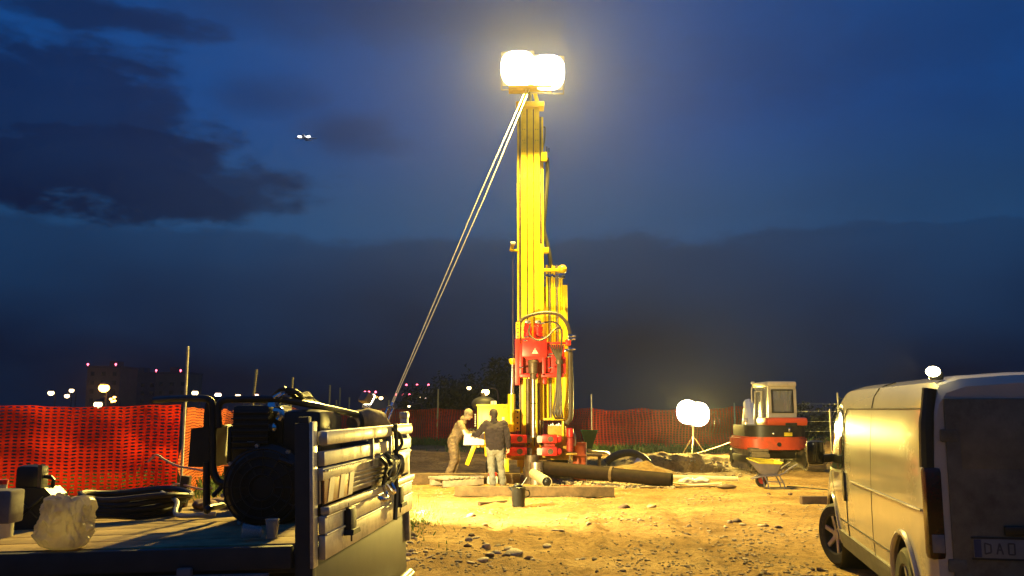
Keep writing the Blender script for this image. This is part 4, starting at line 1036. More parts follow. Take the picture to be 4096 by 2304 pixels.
gp_('filler_cap', MB().cyl(A(272, 407), A(272, 402.5), .035, .03, 14).cyl(A(277, 406), A(277, 402), .022, .022, 10), CHROME, eng)
gp_('exhaust_pipe', MB().tube([A(274, 410), A(279.5, 411), A(281, 416), A(279, 420)], .026, 10, 5), CHROME, eng)
gp_('gauge', MB().ball(A(273, 428), .028, 12, (.9, .6, 1.1)), CHROME, eng)
gp_('ignition_switch', MB().ball(A(259.5, 408.5), .012, 8), CHROME, eng)
gp_('name_plate', MB().pbox(247, 441.5, 254, 443.2, Yg - .056, Yg - .05, 0), STEEL, eng)
r_ = .021
gp_('frame_tube', MB().tube([A(155, 400, Yg + .25), A(180, 398.5, Yg + .1), A(203, 398.5), A(209.5, 400.5), A(212.5, 407), A(213, 440), A(213, 466), A(215.5, 477), A(222, 483), A(244, 483.5)], r_, 10, 6))
gp_('frame_tube', MB().tube([A(206.8, 462), A(206.8, 507), A(210, 507.6), A(226, 503.5, Yg + .3), A(227.5, 497, Yg + .3), A(227.5, 466, Yg + .3)], r_, 10, 6))
gp_('frame_tube', MB().tube([A(219, 428), A(218, 412), A(219.5, 404), A(225, 400), A(240, 399.3), A(272, 399), A(290, 401), A(320, 406.5, Yg + .2), A(357, 414.5, Yg + .9)], r_, 10, 6))
gp_('frame_brace', MB().tube([A(213, 496), A(226, 482), A(232, 472)], .014, 8, 3))
gp_('frame_tube', MB().tube([A(206.8, 507, Yg + .45), A(206.8, 430, Yg + .45), A(209, 403, Yg + .45), A(216, 399.5, Yg + .45), A(300, 401, Yg + .6)], r_, 10, 6))
for i in range(5):
    rnd = random.Random(i)
    gp_('loose_cable', MB().tube([A(284 + i, 388.5 + i * 1.3), A(291 + i * 2, 389 + i), A(300 + i, 394 + i * 1.4, Yg + .1), A(308 + i, 393 + i * 2, Yg + .2), A(315, 401 + i, Yg + .3), A(325, 406 + i, Yg + .4)], .008 + .003 * (i % 3), 7, 6), BLACK)
gp_('handle_bar', MB().tube([A(272, 397, Yg + .1), A(284, 388.5), A(297, 398.5, Yg + .1), A(318, 407, Yg + .2)], .014, 8, 4))
gp_('lamp_tube', MB().cyl(A(273.5, 397.5, Yg - .05), A(281, 393, Yg - .05), .009, .009, 8).cyl(A(278, 397, Yg - .05), A(285, 393.5, Yg - .05), .007, .007, 8), CHROME)
# rolled tarpaulin
tag(build(MB().tube([A(352, 424, 6.1), A(358, 421, 6.15), A(368, 420.5, 6.2), A(376, 422, 6.3), A(381, 426, 6.35), A(383, 435, 6.4)], [.05, .075, .085, .085, .07, .05], 12, 4), 'rolled_tarpaulin', mat('brown canvas', (.22, .15, .08), .8, var=.25, scale=9, bump=.4, bscale=25), None, top=T(-.3, 1.9)), 'rolled brown tarpaulin lying behind the tailgate top rail', 'tarpaulin')
tag(build(MB().box(T(-.33, 1.85, .22), (.42, .5, .44), .03), 'tool_chest', BLKM, None, top=T(-.33, 1.85)), 'black tool chest on the deck under the rolled tarpaulin', 'chest')
# plastic bag
bag = thing('plastic_bag', 'crumpled white plastic carrier bag sitting on the deck edge', 'bag', T(-1.78, .12))
c0 = at(66.5, 521, 4.42); zb_ = T(c0.x + .935, .15).z
bg_ = bmesh.new(); NT, NR = 120, 56; rg_ = []
PR = [(0, .55), (.06, .86), (.2, .99), (.45, 1.0), (.68, .98), (.82, .94), (.92, .86), (.97, .62), (1.0, .15)]
for j in range(NR + 1):
    t_ = j / NR; row = []
    for (a, ra), (b2, rb) in zip(PR, PR[1:]):
        if a <= t_ <= b2: rr_ = ra + (rb - ra) * (t_ - a) / (b2 - a)
    for i in range(NT):
        th = 2 * math.pi * i / NT; cx, sx = math.cos(th), math.sin(th); e_ = lambda q_: math.copysign(abs(q_) ** .75, q_)
        big = noise.noise(Vector((cx * 1.3, sx * 1.3, t_ * 2.2))) * .13
        rdg = lambda q_, e2: max(0, 1 - 2.2 * abs(noise.noise(q_))) ** e2
        cre = rdg(Vector((cx * 2.2 + 3, sx * 2.2, t_ * 2.6 + cx)), 2) * .15 + rdg(Vector((cx * 4.4 + 9, sx * 4.4, t_ * 4 - cx)), 3) * .08 + rdg(Vector((cx * 8 + 2, sx * 8, t_ * 6)), 2) * .035 - .11
        k_ = rr_ * (.92 + big + cre * min(1, 4 * t_))
        top_ = .265 + .03 * noise.noise(Vector((cx * 2.2, sx * 2.2, 7))) + .004 * math.cos(2 * th)
        row.append(bg_.verts.new((c0.x + e_(cx) * .132 * k_, c0.y + e_(sx) * .10 * k_, zb_ + .004 + t_ * top_ - .05 * max(0, t_ - .9) * 10 * (1 - rr_))))
    rg_.append(row)
for a, b2 in zip(rg_, rg_[1:]):
    for i in range(NT): bg_.faces.new((a[i], a[(i + 1) % NT], b2[(i + 1) % NT], b2[i]))
bg_.faces.new(rg_[0][::-1]); bg_.faces.new(rg_[-1])
PLAST = mat('thin white plastic film', (.66, .58, .40), .18, var=.12, scale=12, sub=.45, bump=.25, bscale=18, alpha=.82)
k = MB(); k._add(bg_); build(k, 'bag_body', PLAST, bag, smooth=70)
a = at(57, 502, 4.40)
build(MB().tube([a + Vector((-.03, 0, -.03)), a + Vector((-.015, -.01, .012)), a + Vector((.02, -.01, .015)), a + Vector((.04, 0, -.03))], .006, 6, 5), 'handle_loop', PLAST, bag)
# clear cups
CUP = bpy.data.materials.new('clear cup plastic'); CUP.use_nodes = True
q = CUP.node_tree.nodes['Principled BSDF']; q.inputs['Base Color'].default_value = (.85, .85, .8, 1); q.inputs['Roughness'].default_value = .15; q.inputs['Transmission Weight'].default_value = .75; q.inputs['IOR'].default_value = 1.2
nz_ = CUP.node_tree.nodes.new('ShaderNodeTexNoise'); nz_.inputs['Scale'].default_value = 40; rr_ = CUP.node_tree.nodes.new('ShaderNodeMapRange'); rr_.inputs['To Min'].default_value = .08; rr_.inputs['To Max'].default_value = .3
CUP.node_tree.links.new(nz_.outputs['Fac'], rr_.inputs['Value']); CUP.node_tree.links.new(rr_.outputs[0], q.inputs['Roughness'])
def cup(label, base, ax, h, r0, r1):
    prof = [(r0 * .2, .002), (r0, 0), (r0 + (r1 - r0) * .35, h * .35), (r0 + (r1 - r0) * .4, h * .37), (r0 + (r1 - r0) * .9, h * .93), (r1 * 1.06, h * .94), (r1 * 1.06, h * .99), (r1, h), (r1 * .96, h * .98), (r0 * .94, .008), (.002, .008)]
    return tag(build(MB().lathe(prof, base, ax, 28), 'plastic_cup', CUP, None, top=base), label, 'cup')
zc_ = lambda u, v, y: Vector((A(u, v, y).x, y, TM.translation.z + (A(u, v, y).x + .935) * math.sin(R(2.2)) + .002))
cup('clear plastic cup standing upright on the truck deck', zc_(272, 532, 4.50), (0, 0, 1), .096, .026, .034)
cup('clear plastic cup lying on its side on the truck deck', zc_(262, 532, 4.48) + Vector((0, 0, .034)), (-1, -.1, .10), .095, .026, .036)
# hose coil, jerrycan, canister and odds and ends along the far deck edge
dk = lambda x, y: TM @ Vector((x, y, 0))
hc = thing('hose_coil', 'flat coil of dark hose with a pale end lying on the deck', 'hose', dk(-1.75, 1.55))
for i in range(5):
    c_ = dk(-1.72 + .02 * i, 1.5) + Vector((0, 0, .03 + .028 * i))
    build(MB().tube([c_ + Vector((math.cos(a) * (.34 - .015 * (i % 2)), math.sin(a) * .30, .012 * math.sin(3 * a + i))) for a in [j * .2618 for j in range(25)]], .019, 8, 1), 'hose_turn', HOSE if i == 4 else BLACK, hc)
build(MB().tube([dk(-1.45, 1.45) + Vector((0, 0, .15)), dk(-1.30, 1.35) + Vector((0, 0, .10)), dk(-1.22, 1.2) + Vector((0, 0, .03)), dk(-1.0, 1.25) + Vector((0, 0, .025))], .015, 8, 6), 'hose_end', mat('pale hose', (.45, .42, .34), .5), hc)
jc = thing('jerrycan', 'black fuel can with a square neck standing on the deck beside the bag', 'jerrycan', dk(-2.28, 1.25))
c_ = at(29, 494, 5.35); c_.z = T(-2.1, 1.1).z
w_ = .125
build(MB().poly([c_ + Vector((-.125, 0, 0)), c_ + Vector((.13, 0, 0)), c_ + Vector((.135, 0, .20)), c_ + Vector((.09, 0, .245)), c_ + Vector((-.10, 0, .245)), c_ + Vector((-.13, 0, .18))], (0, .18, 0)), 'can_body', BLKM, jc)
build(MB().box(c_ + Vector((-.03, .08, .30)), (.14, .14, .15), .03), 'can_neck', BLKM, jc)
for q in (-1, 1): build(MB().beam(c_ + Vector((-.09 * q, -.004, .04)), c_ + Vector((.09 * q, -.004, .2)), .02, .012, .003, (0, 1, 0)), 'pressed_rib', BLKM, jc)
build(MB().tube([c_ + Vector((-.09, .09, .24)), c_ + Vector((-.09, .09, .30)), c_ + Vector((.08, .09, .30)), c_ + Vector((.09, .09, .24))], .012, 8, 3), 'can_handle', BLKM, jc)
build(MB().cyl(c_ + Vector((.045, .02, .24)), c_ + Vector((.045, .02, .38)), .012, .012, 8), 'can_spout', GRIME, jc)
cn = thing('canister', 'pale plastic canister at the left end of the deck', 'canister', dk(-2.42, .95))
c_ = at(1, 492, 5.0); c_.z = T(-2.2, .85).z
build(MB().lathe([(.05, 0), (.075, .01), (.078, .20), (.06, .25), (.03, .27), (.03, .30)], c_, n=20, cap0=True, cap1=True), 'canister_body', mat('cream canister plastic', (.55, .52, .36), .4, var=.1), cn)
build(MB().cyl(c_ + Vector((0, 0, .30)), c_ + Vector((0, 0, .325)), .034, .034, 14), 'canister_cap', RED, cn)
tag(build(MB().box(at(2, 506, 4.7) * 1, (.16, .14, .17), .015), 'tool_case', GREYB, None, top=dk(-2.4, .6)), 'small grey tool case with pale lid at the left end of the deck', 'case')
# post, rags and cord by the fence side of the deck
tag(build(MB().box(dk(-1.55, 2.0) + Vector((0, 0, .11)), (.06, .06, .22), .006, Matrix.Rotation(R(6), 4, 'Y')), 'wooden_post', WOOD, None, top=dk(-1.55, 2.0)), 'short wooden post standing at the back edge of the deck', 'post')
cp = [at(148, 462, 6.45), at(156, 455, 6.45), at(165, 460, 6.45), at(178, 466, 6.4), at(200, 470, 6.2), at(218, 473, 5.9)]
tag(build(MB().tube(cp, .008, 6, 6), 'cord', mat('salmon cord', (.60, .36, .24), .6), None, top=cp[0]), 'pale salmon cord looped from the wooden post to the generator', 'cord')
cp = [at(150, 500, 6.45), at(166, 489, 6.5), at(178, 484, 6.4), at(200, 489, 6.2), at(212, 488, 5.9)]
tag(build(MB().tube(cp, .007, 6, 6), 'cord', mat('salmon cord', (.60, .36, .24), .6), None, top=cp[0]), 'thin cord lying lower along the deck behind the generator', 'cord')
rg = MB(); rnd = random.Random(3)
for i in range(7):
    c_ = dk(-1.15 + rnd.uniform(-.22, .22), 1.75 + rnd.uniform(-.2, .2)) + Vector((0, 0, .03)); rg.ball(c_, .07, 10, (1.2, .9, .45), Matrix.Rotation(rnd.random() * 3, 4, 'Z'))
rgo = remeshed(rg, 'rags', mat('dirty rag cloth', (.30, .18, .12), .9, var=.4, scale=9), None, .012, 3); wrinkle(rgo)
tag(rgo, 'heap of dirty rags on the deck beside the hose coil', 'rags', kind='stuff')
wb = thing('wash_bucket', 'yellowish plastic bucket behind the generator frame', 'bucket', dk(-1.0, 1.7))
c_ = dk(-.98, 1.72)
build(MB().lathe([(.10, 0), (.13, .20), (.14, .205), (.135, .21), (.10, .01), (.0, .008)], c_, n=24), 'bucket_body', mat('yellowed plastic', (.55, .45, .18), .5, var=.15), wb)
build(MB().tube([c_ + Vector((-.135, 0, .2)), c_ + Vector((-.08, -.10, .15)), c_ + Vector((.08, -.10, .15)), c_ + Vector((.135, 0, .2))], .005, 6, 5), 'bucket_handle', STEEL, wb)
# ================================================================ VAN
VW, RX = .95, .20     # half width; where the rear face stands
VM = Matrix.Translation(Vector((3.80, 5.955, 0))) @ Matrix.Rotation(R(79.4), 4, 'Z')
van = thing('panel_van', 'white panel van with black rear lamps parked at the right', 'van', M=VM)
VPAINT = mat('white van paint', (.50, .46, .36), .22, var=.05, scale=2, coat=.9, dirt=(.30, .25, .17), dirt_amt=.14)
VREARSHADE = mat('rear shade over white paint', (.15, .135, .085), .7, var=.35, scale=3, dirt=(.07, .055, .04), dirt_amt=.5)  # dark tone puts the shade of the van's rear into the colour
VPLAST = mat('grey bumper plastic', (.085, .08, .075), .6, var=.2)
VBLK = mat('black trim', (.015, .015, .015), .3, var=.2)
RING = [(.0, .22), (.80, .22), (.95, .27), (.985, .40), (1.0, .60), (1.0, .85), (.995, 1.10), (.982, 1.42), (.955, 1.68), (.925, 1.80), (.865, 1.885), (.72, 1.93), (.33, 1.955), (0, 1.96)]
ST = [(RX - .02, 1.88, .94), (RX + .02, 1.935, .975), (RX + .10, 1.955, .99), (RX + .22, 1.96, 1), (.9, 1.96, 1), (1.6, 1.96, 1), (2.3, 1.96, 1), (3.0, 1.96, 1), (3.45, 1.955, 1), (3.70, 1.93, .998), (3.88, 1.86, .995), (4.1, 1.66, .99), (4.35, 1.40, .985),
      (4.58, 1.19, .975), (4.80, 1.08, .955), (5.0, .97, .91), (5.12, .84, .84), (5.17, .68, .76), (5.18, .55, .70)]
def vsec(x):
    x = max(ST[0][0], min(ST[-1][0], x))
    for a, b_ in zip(ST, ST[1:]):
        if x <= b_[0]:
            f = (x - a[0]) / (b_[0] - a[0]); return a[1] + (b_[1] - a[1]) * f, a[2] + (b_[2] - a[2]) * f
def vpt(x, i):
    H, w = vsec(x); y, z = RING[i]; k = (H - .22) / (1.96 - .22)
    return Vector((x, y * VW * w, .22 + (z - .22) * k))
def side(x, z, off=.004):
    pts = [vpt(x, i) for i in range(1, len(RING))]
    for a, b_ in zip(pts, pts[1:]):
        if a.z <= z <= b_.z: f = (z - a.z) / (b_.z - a.z + 1e-9); return Vector((x, a.y + (b_.y - a.y) * f + off, z))
    return Vector((x, pts[0].y + off, z)) if z < pts[0].z else Vector((x, pts[-1].y, z))
k = MB(); rings = []
for x, H, w in ST:
    r_ = [vpt(x, i) for i in range(len(RING))]; full = r_ + [Vector((p.x, -p.y, p.z)) for p in r_[-2:0:-1]]
    rings.append([k.bm.verts.new(p) for p in full])
for a, b_ in zip(rings, rings[1:]):
    for i in range(len(a)): k.bm.faces.new((a[i], a[(i + 1) % len(a)], b_[(i + 1) % len(a)], b_[i]))
k.bm.faces.new(rings[0][::-1]); k.bm.faces.new(rings[-1])
body = build(k, 'body', VPAINT, van, True, smooth=32)
AX = (.92, 4.22); WR = .335
cut = MB()
for x in AX:
    for s in (-1, 1): cut.cyl((x, s * .58, .36), (x, s * 1.3, .36), .405, .405, 40)
co = build(cut, 'arch_cutter', VBLK, van, True, smooth=0)
md = body.modifiers.new('b', 'BOOLEAN'); md.operation = 'DIFFERENCE'; md.object = co; md.solver = 'EXACT'
dg = bpy.context.evaluated_depsgraph_get(); dg.update()
nm = bpy.data.meshes.new_from_object(body.evaluated_get(dg)); body.modifiers.clear(); body.data = nm; nm.name = 'body'
cm = co.data; bpy.data.objects.remove(co); bpy.data.meshes.remove(cm)
shade(body.data, 30)
def vp(name, mb, m, parent=None, **q): return build(mb, name, m, parent or van, True, **q)
def skin(name, poly, m, off=.006, thick=.008, sgn=1, parent=None):
    """a panel that follows the van's side"""
    k = MB(); out = [side(x, z, off) for x, z in poly]; inn = [side(x, z, off - thick) for x, z in poly]
    if sgn < 0:
        for p in out + inn: p.y = -p.y
    A_ = [k.bm.verts.new(p) for p in out]; B_ = [k.bm.verts.new(p) for p in inn]; n_ = len(A_)
    c_ = k.bm.verts.new(sum(out, Vector()) / n_)
    for i in range(n_):
        k.bm.faces.new((A_[i], A_[(i + 1) % n_], c_)); k.bm.faces.new((A_[i], B_[i], B_[(i + 1) % n_], A_[(i + 1) % n_]))
    return vp(name, k, m, parent, smooth=60)
def dens(poly, n_=6):
    o = []
    for a, b_ in zip(poly, poly[1:] + poly[:1]): o += [(a[0] + (b_[0] - a[0]) * i / n_, a[1] + (b_[1] - a[1]) * i / n_) for i in range(n_)]
    return o
WIN = [(3.42, 1.12), (3.42, 1.60), (3.50, 1.69), (3.70, 1.715), (3.88, 1.62), (4.18, 1.36), (4.42, 1.14), (4.40, 1.06), (3.9, 1.06), (3.55, 1.08)]
for s in (-1, 1):
    skin('window_surround', dens([(3.38, 1.09), (3.38, 1.62), (3.48, 1.73), (3.71, 1.755), (3.91, 1.65), (4.21, 1.38), (4.47, 1.15), (4.43, 1.03), (3.9, 1.03), (3.55, 1.045)], 4), VBLK, .004, .006, s)
    skin('side_window', dens(WIN, 4), GLASS, .009, .008, s)
    skin('sill_cladding', dens([(1.36, .27), (1.36, .44), (3.78, .44), (3.78, .27)], 8), VPLAST, .016, .03, s)
    def seam(pts, r_=.009, m=VBLK, off=-.001, nm='panel_seam'):
        P_ = [side(x, z, off) for x, z in dens(pts + pts[::-1], 8)[:(len(pts) - 1) * 8 + 1]]
        if s < 0:
            for p in P_: p.y = -p.y
        vp(nm, MB().tube(P_, r_, 6), m)
    seam([(RX + .16, 1.70), (3.20, 1.70), (3.30, 1.64), (3.33, 1.50), (3.33, 1.10), (3.24, .80), (3.24, .30)])
    seam([(2.02, 1.70), (2.02, 1.93)]); seam([(2.02, 1.70), (2.02, .98)], .003); seam([(2.02, .98), (2.02, .30)], .005)
    seam([(1.40, .565), (3.70, .565)], .009); seam([(RX + .14, 1.0), (2.95, 1.0)], .011, VPAINT, .006, 'slide_rail')
    seam([(3.70, .56), (4.02, .80), (4.30, 1.02)], .004)
    hnd = [(3.24, .86), (3.28, 1.06), (3.34, 1.08), (3.37, .98), (3.33, .82), (3.27, .78)]
    skin('door_handle', dens(hnd, 3), VBLK, .022, .03, s)
    # arch lips
    for x in AX:
        pts = [(x + math.cos(a) * .415, .36 + math.sin(a) * .415) for a in [R(q) for q in range(-8, 189, 7)]]
        P_ = [side(a, max(z, .28), .004) for a, z in pts]
        for p in P_: p.y *= s
        vp('arch_lip', MB().tube(P_, .026 if x < 2 else .018, 8), VPAINT)
        c_ = Vector((x, s * (.855 if x < 2 else .85), WR)); sa = R(24) if x > 2 else 0; ax_ = Vector((-math.sin(sa) * 1, math.cos(sa), 0)) * s; fw_ = Vector((math.cos(sa), math.sin(sa), 0))
        wh = vp('wheel', MB().lathe([(.205, -.10), (.30, -.105), (.33, -.08), (WR, -.03), (WR, .03), (.33, .08), (.30, .105), (.215, .10)], c_, ax_, 36), TYRE)
        vp('rim', MB().lathe([(.0, .02), (.19, .02), (.21, .05), (.222, .085), (.215, .098), (.20, .09), (.195, .05)], c_, ax_, 36), mat('wheel recess', (.05, .048, .042), .5, .5, var=.2), wh)
        k = MB()
        for q in range(6):
            a = q * math.pi / 3 + .3; d = fw_ * math.cos(a) + Vector((0, 0, math.sin(a)))
            k.beam(c_ + d * .04 + ax_ * .062, c_ + d * .205 + ax_ * .078, .05, .022, .006, ax_)
        k.cyl(c_ + ax_ * .04, c_ + ax_ * .085, .055, .05, 18)
        vp('wheel_cover', k, mat('silver wheel cover', (.48, .46, .42), .4, .6, var=.1, dirt=(.2, .15, .09), dirt_amt=.25), wh)
        vp('arch_liner', MB().lathe([(.40, -.2), (.40, .12)], (x, s * .80, .36), (0, s, 0), 30), VBLK)
    # mirror
    m0 = side(4.12, 1.17); m0.y *= s
    mr = vp('mirror', MB().box(m0 + Vector((-.02, s * .19, .05)), (.12, .19, .27), .05).beam(m0 + Vector((0, -s * .02, 0)), m0 + Vector((0, s * .14, -.02)), .10, .09, .02), VBLK)
    vp('mirror_glass', MB().box(m0 + Vector((-.082, s * .20, .06)), (.006, .16, .22), .002), GLASS, mr)
    # rear lamp strip and corner trim
    vp('corner_trim', MB().tube([Vector((RX + .035, s * y, z)) for y, z in ((.865, 1.84), (.895, 1.6), (.905, 1.3))], [.05, .058, .06], 10, 3), VBLK)
    tl = vp('tail_lamp', MB().box((RX + .03, s * .895, 1.0), (.13, .12, .62), .04), mat('dark red lens', (.035, .004, .004), .18, var=.2))
    vp('reverse_lens', MB().box((RX - .034, s * .89, .80), (.012, .08, .12), .005), mat('grey lens', (.22, .2, .18), .2), tl)
    for z in (1.52, .66): vp('door_hinge', MB().box((RX - .032, s * .775, z), (.03, .12, .085), .012), VREARSHADE)
    vp('headlamp', MB().box((5.0, s * .70, .84), (.2, .26, .16), .05), mat('headlamp glass', (.4, .4, .4), .1))
# rear doors, bumper, plate
for s in (-1, 1):
    dr = vp('rear_door', MB().box((RX - .03, s * .405, 1.16), (.025, .79, 1.22), .012), VREARSHADE)
    vp('door_recess', MB().box((RX - .0435, s * .405, 1.50), (.004, .60, .40), .001), VREARSHADE, dr)
bp_ = vp('rear_bumper', MB().box((RX - .06, 0, .42), (.16, 1.86, .24), .05).box((RX + .04, .885, .42), (.3, .10, .24), .04).box((RX + .04, -.885, .42), (.3, .10, .24), .04), VPLAST)
pl = vp('number_plate', MB().box((RX - .046, .40, .78), (.010, .54, .125), .004), mat('dull plate', (.20, .19, .16), .5, var=.15))
vp('plate_band', MB().box((RX - .0525, .645, .78), (.003, .045, .115), .0), mat('plate blue band', (.04, .05, .10), .5), pl)
vp('plate_frame', MB().box((RX - .045, .40, .848), (.016, .57, .014), .003).box((RX - .045, .40, .712), (.016, .57, .014), .003), VBLK, pl)
vp('plate_lamp_bar', MB().box((RX - .055, .16, .90), (.03, .62, .06), .01), VBLK)
# plate characters
def bar_letter(ch):
    seg = {'D': ((0, 0, 0, 1), (0, 1, .7, .85), (.7, .85, .7, .15), (.7, .15, 0, 0)), 'A': ((0, 0, .35, 1), (.35, 1, .7, 0), (.15, .4, .55, .4)),
           'C': ((.7, 1, 0, 1), (0, 1, 0, 0), (0, 0, .7, 0)), '0': ((0, 0, 0, 1), (0, 1, .7, 1), (.7, 1, .7, 0), (.7, 0, 0, 0)), '6': ((.7, 1, 0, 1), (0, 1, 0, 0), (0, 0, .7, 0), (.7, 0, .7, .5), (.7, .5, 0, .5)),
           'U': ((0, 1, 0, 0), (0, 0, .7, 0), (.7, 0, .7, 1)), 'E': ((.7, 1, 0, 1), (0, 1, 0, 0), (0, 0, .7, 0), (0, .5, .5, .5)), '1': ((.35, 0, .35, 1), (.1, .8, .35, 1))}
    return seg[ch]
k = MB()
for i, ch in enumerate('DA0'):
    if ch == ' ': continue
    y0 = .60 - i * .075
    for (a, b_, c_, d) in bar_letter(ch):
        k.beam((RX - .0525, y0 - a * .055, .745 + b_ * .07), (RX - .0525, y0 - c_ * .055, .745 + d * .07), .010, .003, 0, (1, 0, 0))
vp('plate_lettering', k, mat('worn plate lettering', (.07, .065, .055), .6), pl)
# windscreen, small roof work light at the rear corner
vp('windscreen', MB().poly([Vector((3.90, -.74, 1.86)), Vector((3.90, .74, 1.86)), Vector((4.60, .80, 1.20)), Vector((4.60, -.80, 1.20))], (.012, 0, .012)), GLASS)
rl = vp('roof_work_light', MB().box((RX + .10, .80, 1.93), (.07, .09, .06), .015), VBLK)
vp('light_glass', MB().ball((RX + .055, .83, 1.958), .046, 14, (.8, 1.1, .8)), mat('roof light glass', (.9, .9, .85), .2, var=0, emit=(1, .86, .45), estr=22), rl)
lamp('roof_light_bulb', 'SPOT', VM @ Vector((RX + .05, .90, 1.99)), 230, (1, .76, .30), rl, .04, (-1.2, 5.4, 1.2), R(110), .8)

van.scale.z = 1.03
# ================================================================ EXCAVATOR
ex = thing('excavator', 'small tracked excavator in orange red and cream seen from behind', 'excavator', (7.6, 25.6, gz(7.6, 25.6)))
EXR = mat('excavator orange red', (.66, .085, .028), .38, var=.1, scale=3, dirt=(.25, .1, .05), dirt_amt=.2)
EXC = mat('excavator cream', (.62, .56, .40), .42, var=.08, scale=4, dirt=(.3, .24, .15), dirt_amt=.2)
EXK = mat('excavator black', (.022, .020, .018), .42, var=.3)
TRK = mat('muddy track', (.15, .115, .07), .85, var=.45, scale=5, dirt=(.22, .17, .10), dirt_amt=.45, bump=.4)
def xp(name, mb, m, parent=None, **q): return build(mb, name, m, parent or ex, **q)
Yx = 24.6
cw = [at(735, 440, Yx), at(801, 440, Yx)]
zlo, zhi = at(760, 450, Yx).z, at(760, 437.2, Yx).z
cx_ = (cw[0].x + cw[1].x) / 2; hw = (cw[1].x - cw[0].x) / 2
arc = [Vector((cx_ + math.cos(a) * hw, Yx + .75 - math.sin(a) ** .6 * .75 if math.sin(a) > 0 else Yx + .75, zlo)) for a in [R(180 - q * 10) for q in range(19)]] + [Vector((cx_ + hw, Yx + 2.0, zlo)), Vector((cx_ - hw, Yx + 2.0, zlo))]
k = MB(); k.poly(arc, (0, 0, zhi - zlo)); bmesh.ops.bevel(k.bm, geom=[e for e in k.bm.edges if abs(e.verts[0].co.z - e.verts[1].co.z) < 1e-4], offset=.05, segments=2, affect='EDGES')
cwt = xp('counterweight', k, EXR)
p = at(767, 444.5, Yx - .01); xp('tow_eye', MB().cyl(p, p + Vector((0, .05, 0)), .06, .06, 14), EXK, cwt)
zk = at(760, 425.6, Yx).z
k = MB(); k.poly([Vector((cx_ + (q.x - cx_) * (.97 if q.x > cx_ else .86), q.y + .05, zhi)) for q in arc], (0, 0, zk - zhi)); eb = xp('engine_cover', k, EXK)
p = at(776, 434.4, Yx + .02); xp('warning_label', MB().box(p, (.22, .012, .10), .0), mat('yellow label', (.7, .55, .03), .5), eb)
for u, v in ((761, 433.5), (777, 429), (777, 430.5)):
    p = at(u, v, Yx); xp('latch', MB().ball(p, .035, 8), CHROME, eb)
hd_ = xp('hood', MB().pbox(755.5, 417.5, 796, 426, Yx + .15, Yx + 1.3, .09), EXR)
p = at(779, 424.5, Yx + .14); xp('grille', MB().box(p, (.32, .02, .09), .01), EXK, hd_)
# cab: frame posts, glass, roof
Yb, Yff = Yx + .45, Yx + 2.0
a, b_ = at(757, 418, Yb), at(783.4, 383, Yb)
x0_, x1_, z0_, z1_ = a.x, b_.x, at(757, 437, Yb).z, b_.z
zs = at(757, 412.4, Yb).z; zw = at(757, 390, Yb).z
cabn = xp('cab', MB().box(((x0_ + x1_) / 2, Yb + .03, (z0_ + zs) / 2), (x1_ - x0_, .06, zs - z0_), .015), EXC)
xp('rear_header', MB().box(((x0_ + x1_) / 2, Yb + .03, (z1_ + zw) / 2 - .02), (x1_ - x0_, .06, z1_ - zw), .015), EXC, cabn)
xp('cab_roof', MB().box(((x0_ + x1_) / 2, (Yb + Yff) / 2, z1_ - .03), (x1_ - x0_ + .04, Yff - Yb + .1, .16), .06), EXC, cabn)
for x in (x0_ + .05, x1_ - .04):
    xp('cab_post', MB().box((x, Yb + .04, (zs + zw) / 2), (.10, .08, zw - zs + .06), .01), EXC, cabn)
    xp('cab_post', MB().beam((x, Yff, z0_ + .1), (x, Yff - .18, z1_ - .05), .07, .08, .01), EXK, cabn)
    xp('cab_post', MB().box((x, Yb + .62, (z0_ + z1_) / 2), (.05, .07, z1_ - z0_ - .1), .01), EXK, cabn)
rw = xp('rear_window', MB().box(((x0_ + x1_) / 2, Yb + .03, (zs + zw) / 2), (x1_ - x0_ - .18, .012, zw - zs + .02)), CUP, cabn)
k = MB()
for sx in (-1, 1): k.box(((x0_ + x1_) / 2 + sx * (x1_ - x0_ - .20) / 2, Yb - .004, (zs + zw) / 2), (.04, .02, zw - zs), .006)
for zz in (zs, zw): k.box(((x0_ + x1_) / 2, Yb - .006, zz), (x1_ - x0_ - .17, .022, .04), .006)
xp('window_seal', k, EXK, rw)
for q, (yy0, yy1) in enumerate(((Yb + .1, Yb + .58), (Yb + .68, Yff - .12))): xp('side_window', MB().box((x0_ + .02, (yy0 + yy1) / 2, (zs + z1_) / 2 - .12), (.012, yy1 - yy0, z1_ - zs + .15)), CUP, cabn)
xp('side_panel', MB().box((x0_ + .03, (Yb + Yff) / 2, (z0_ + zs) / 2 - .1), (.05, Yff - Yb, zs - z0_ - .15), .02), EXK, cabn)
xp('door_frame', MB().tube([(x0_ + .0, Yb + .66, z0_ + .1), (x0_, Yb + .66, z1_ - .22), (x0_, Yff - .2, z1_ - .22), (x0_, Yff - .06, z0_ + .1)], .03, 8), EXC, cabn)
xp('seat', MB().box(((x0_ + x1_) / 2 - .05, Yb + .55, zs + .10), (.5, .14, .55), .06).box(((x0_ + x1_) / 2 - .05, Yb + .8, zs - .18), (.5, .5, .14), .05), EXK, cabn)
xp('grab_rail', MB().tube([at(740.5, 403, Yff), at(740.2, 390, Yff), at(742, 384.5, Yff)], .02, 8, 4), CREAM, cabn)
p = at(741.5, 383, Yff - .1); xp('cab_lamp', MB().box(p, (.10, .1, .08), .02), CREAM, cabn)
p = at(779, 411, Yb - .05); xp('wiper', MB().beam(p, at(779.5, 393, Yb - .05), .02, .02), EXK, cabn)
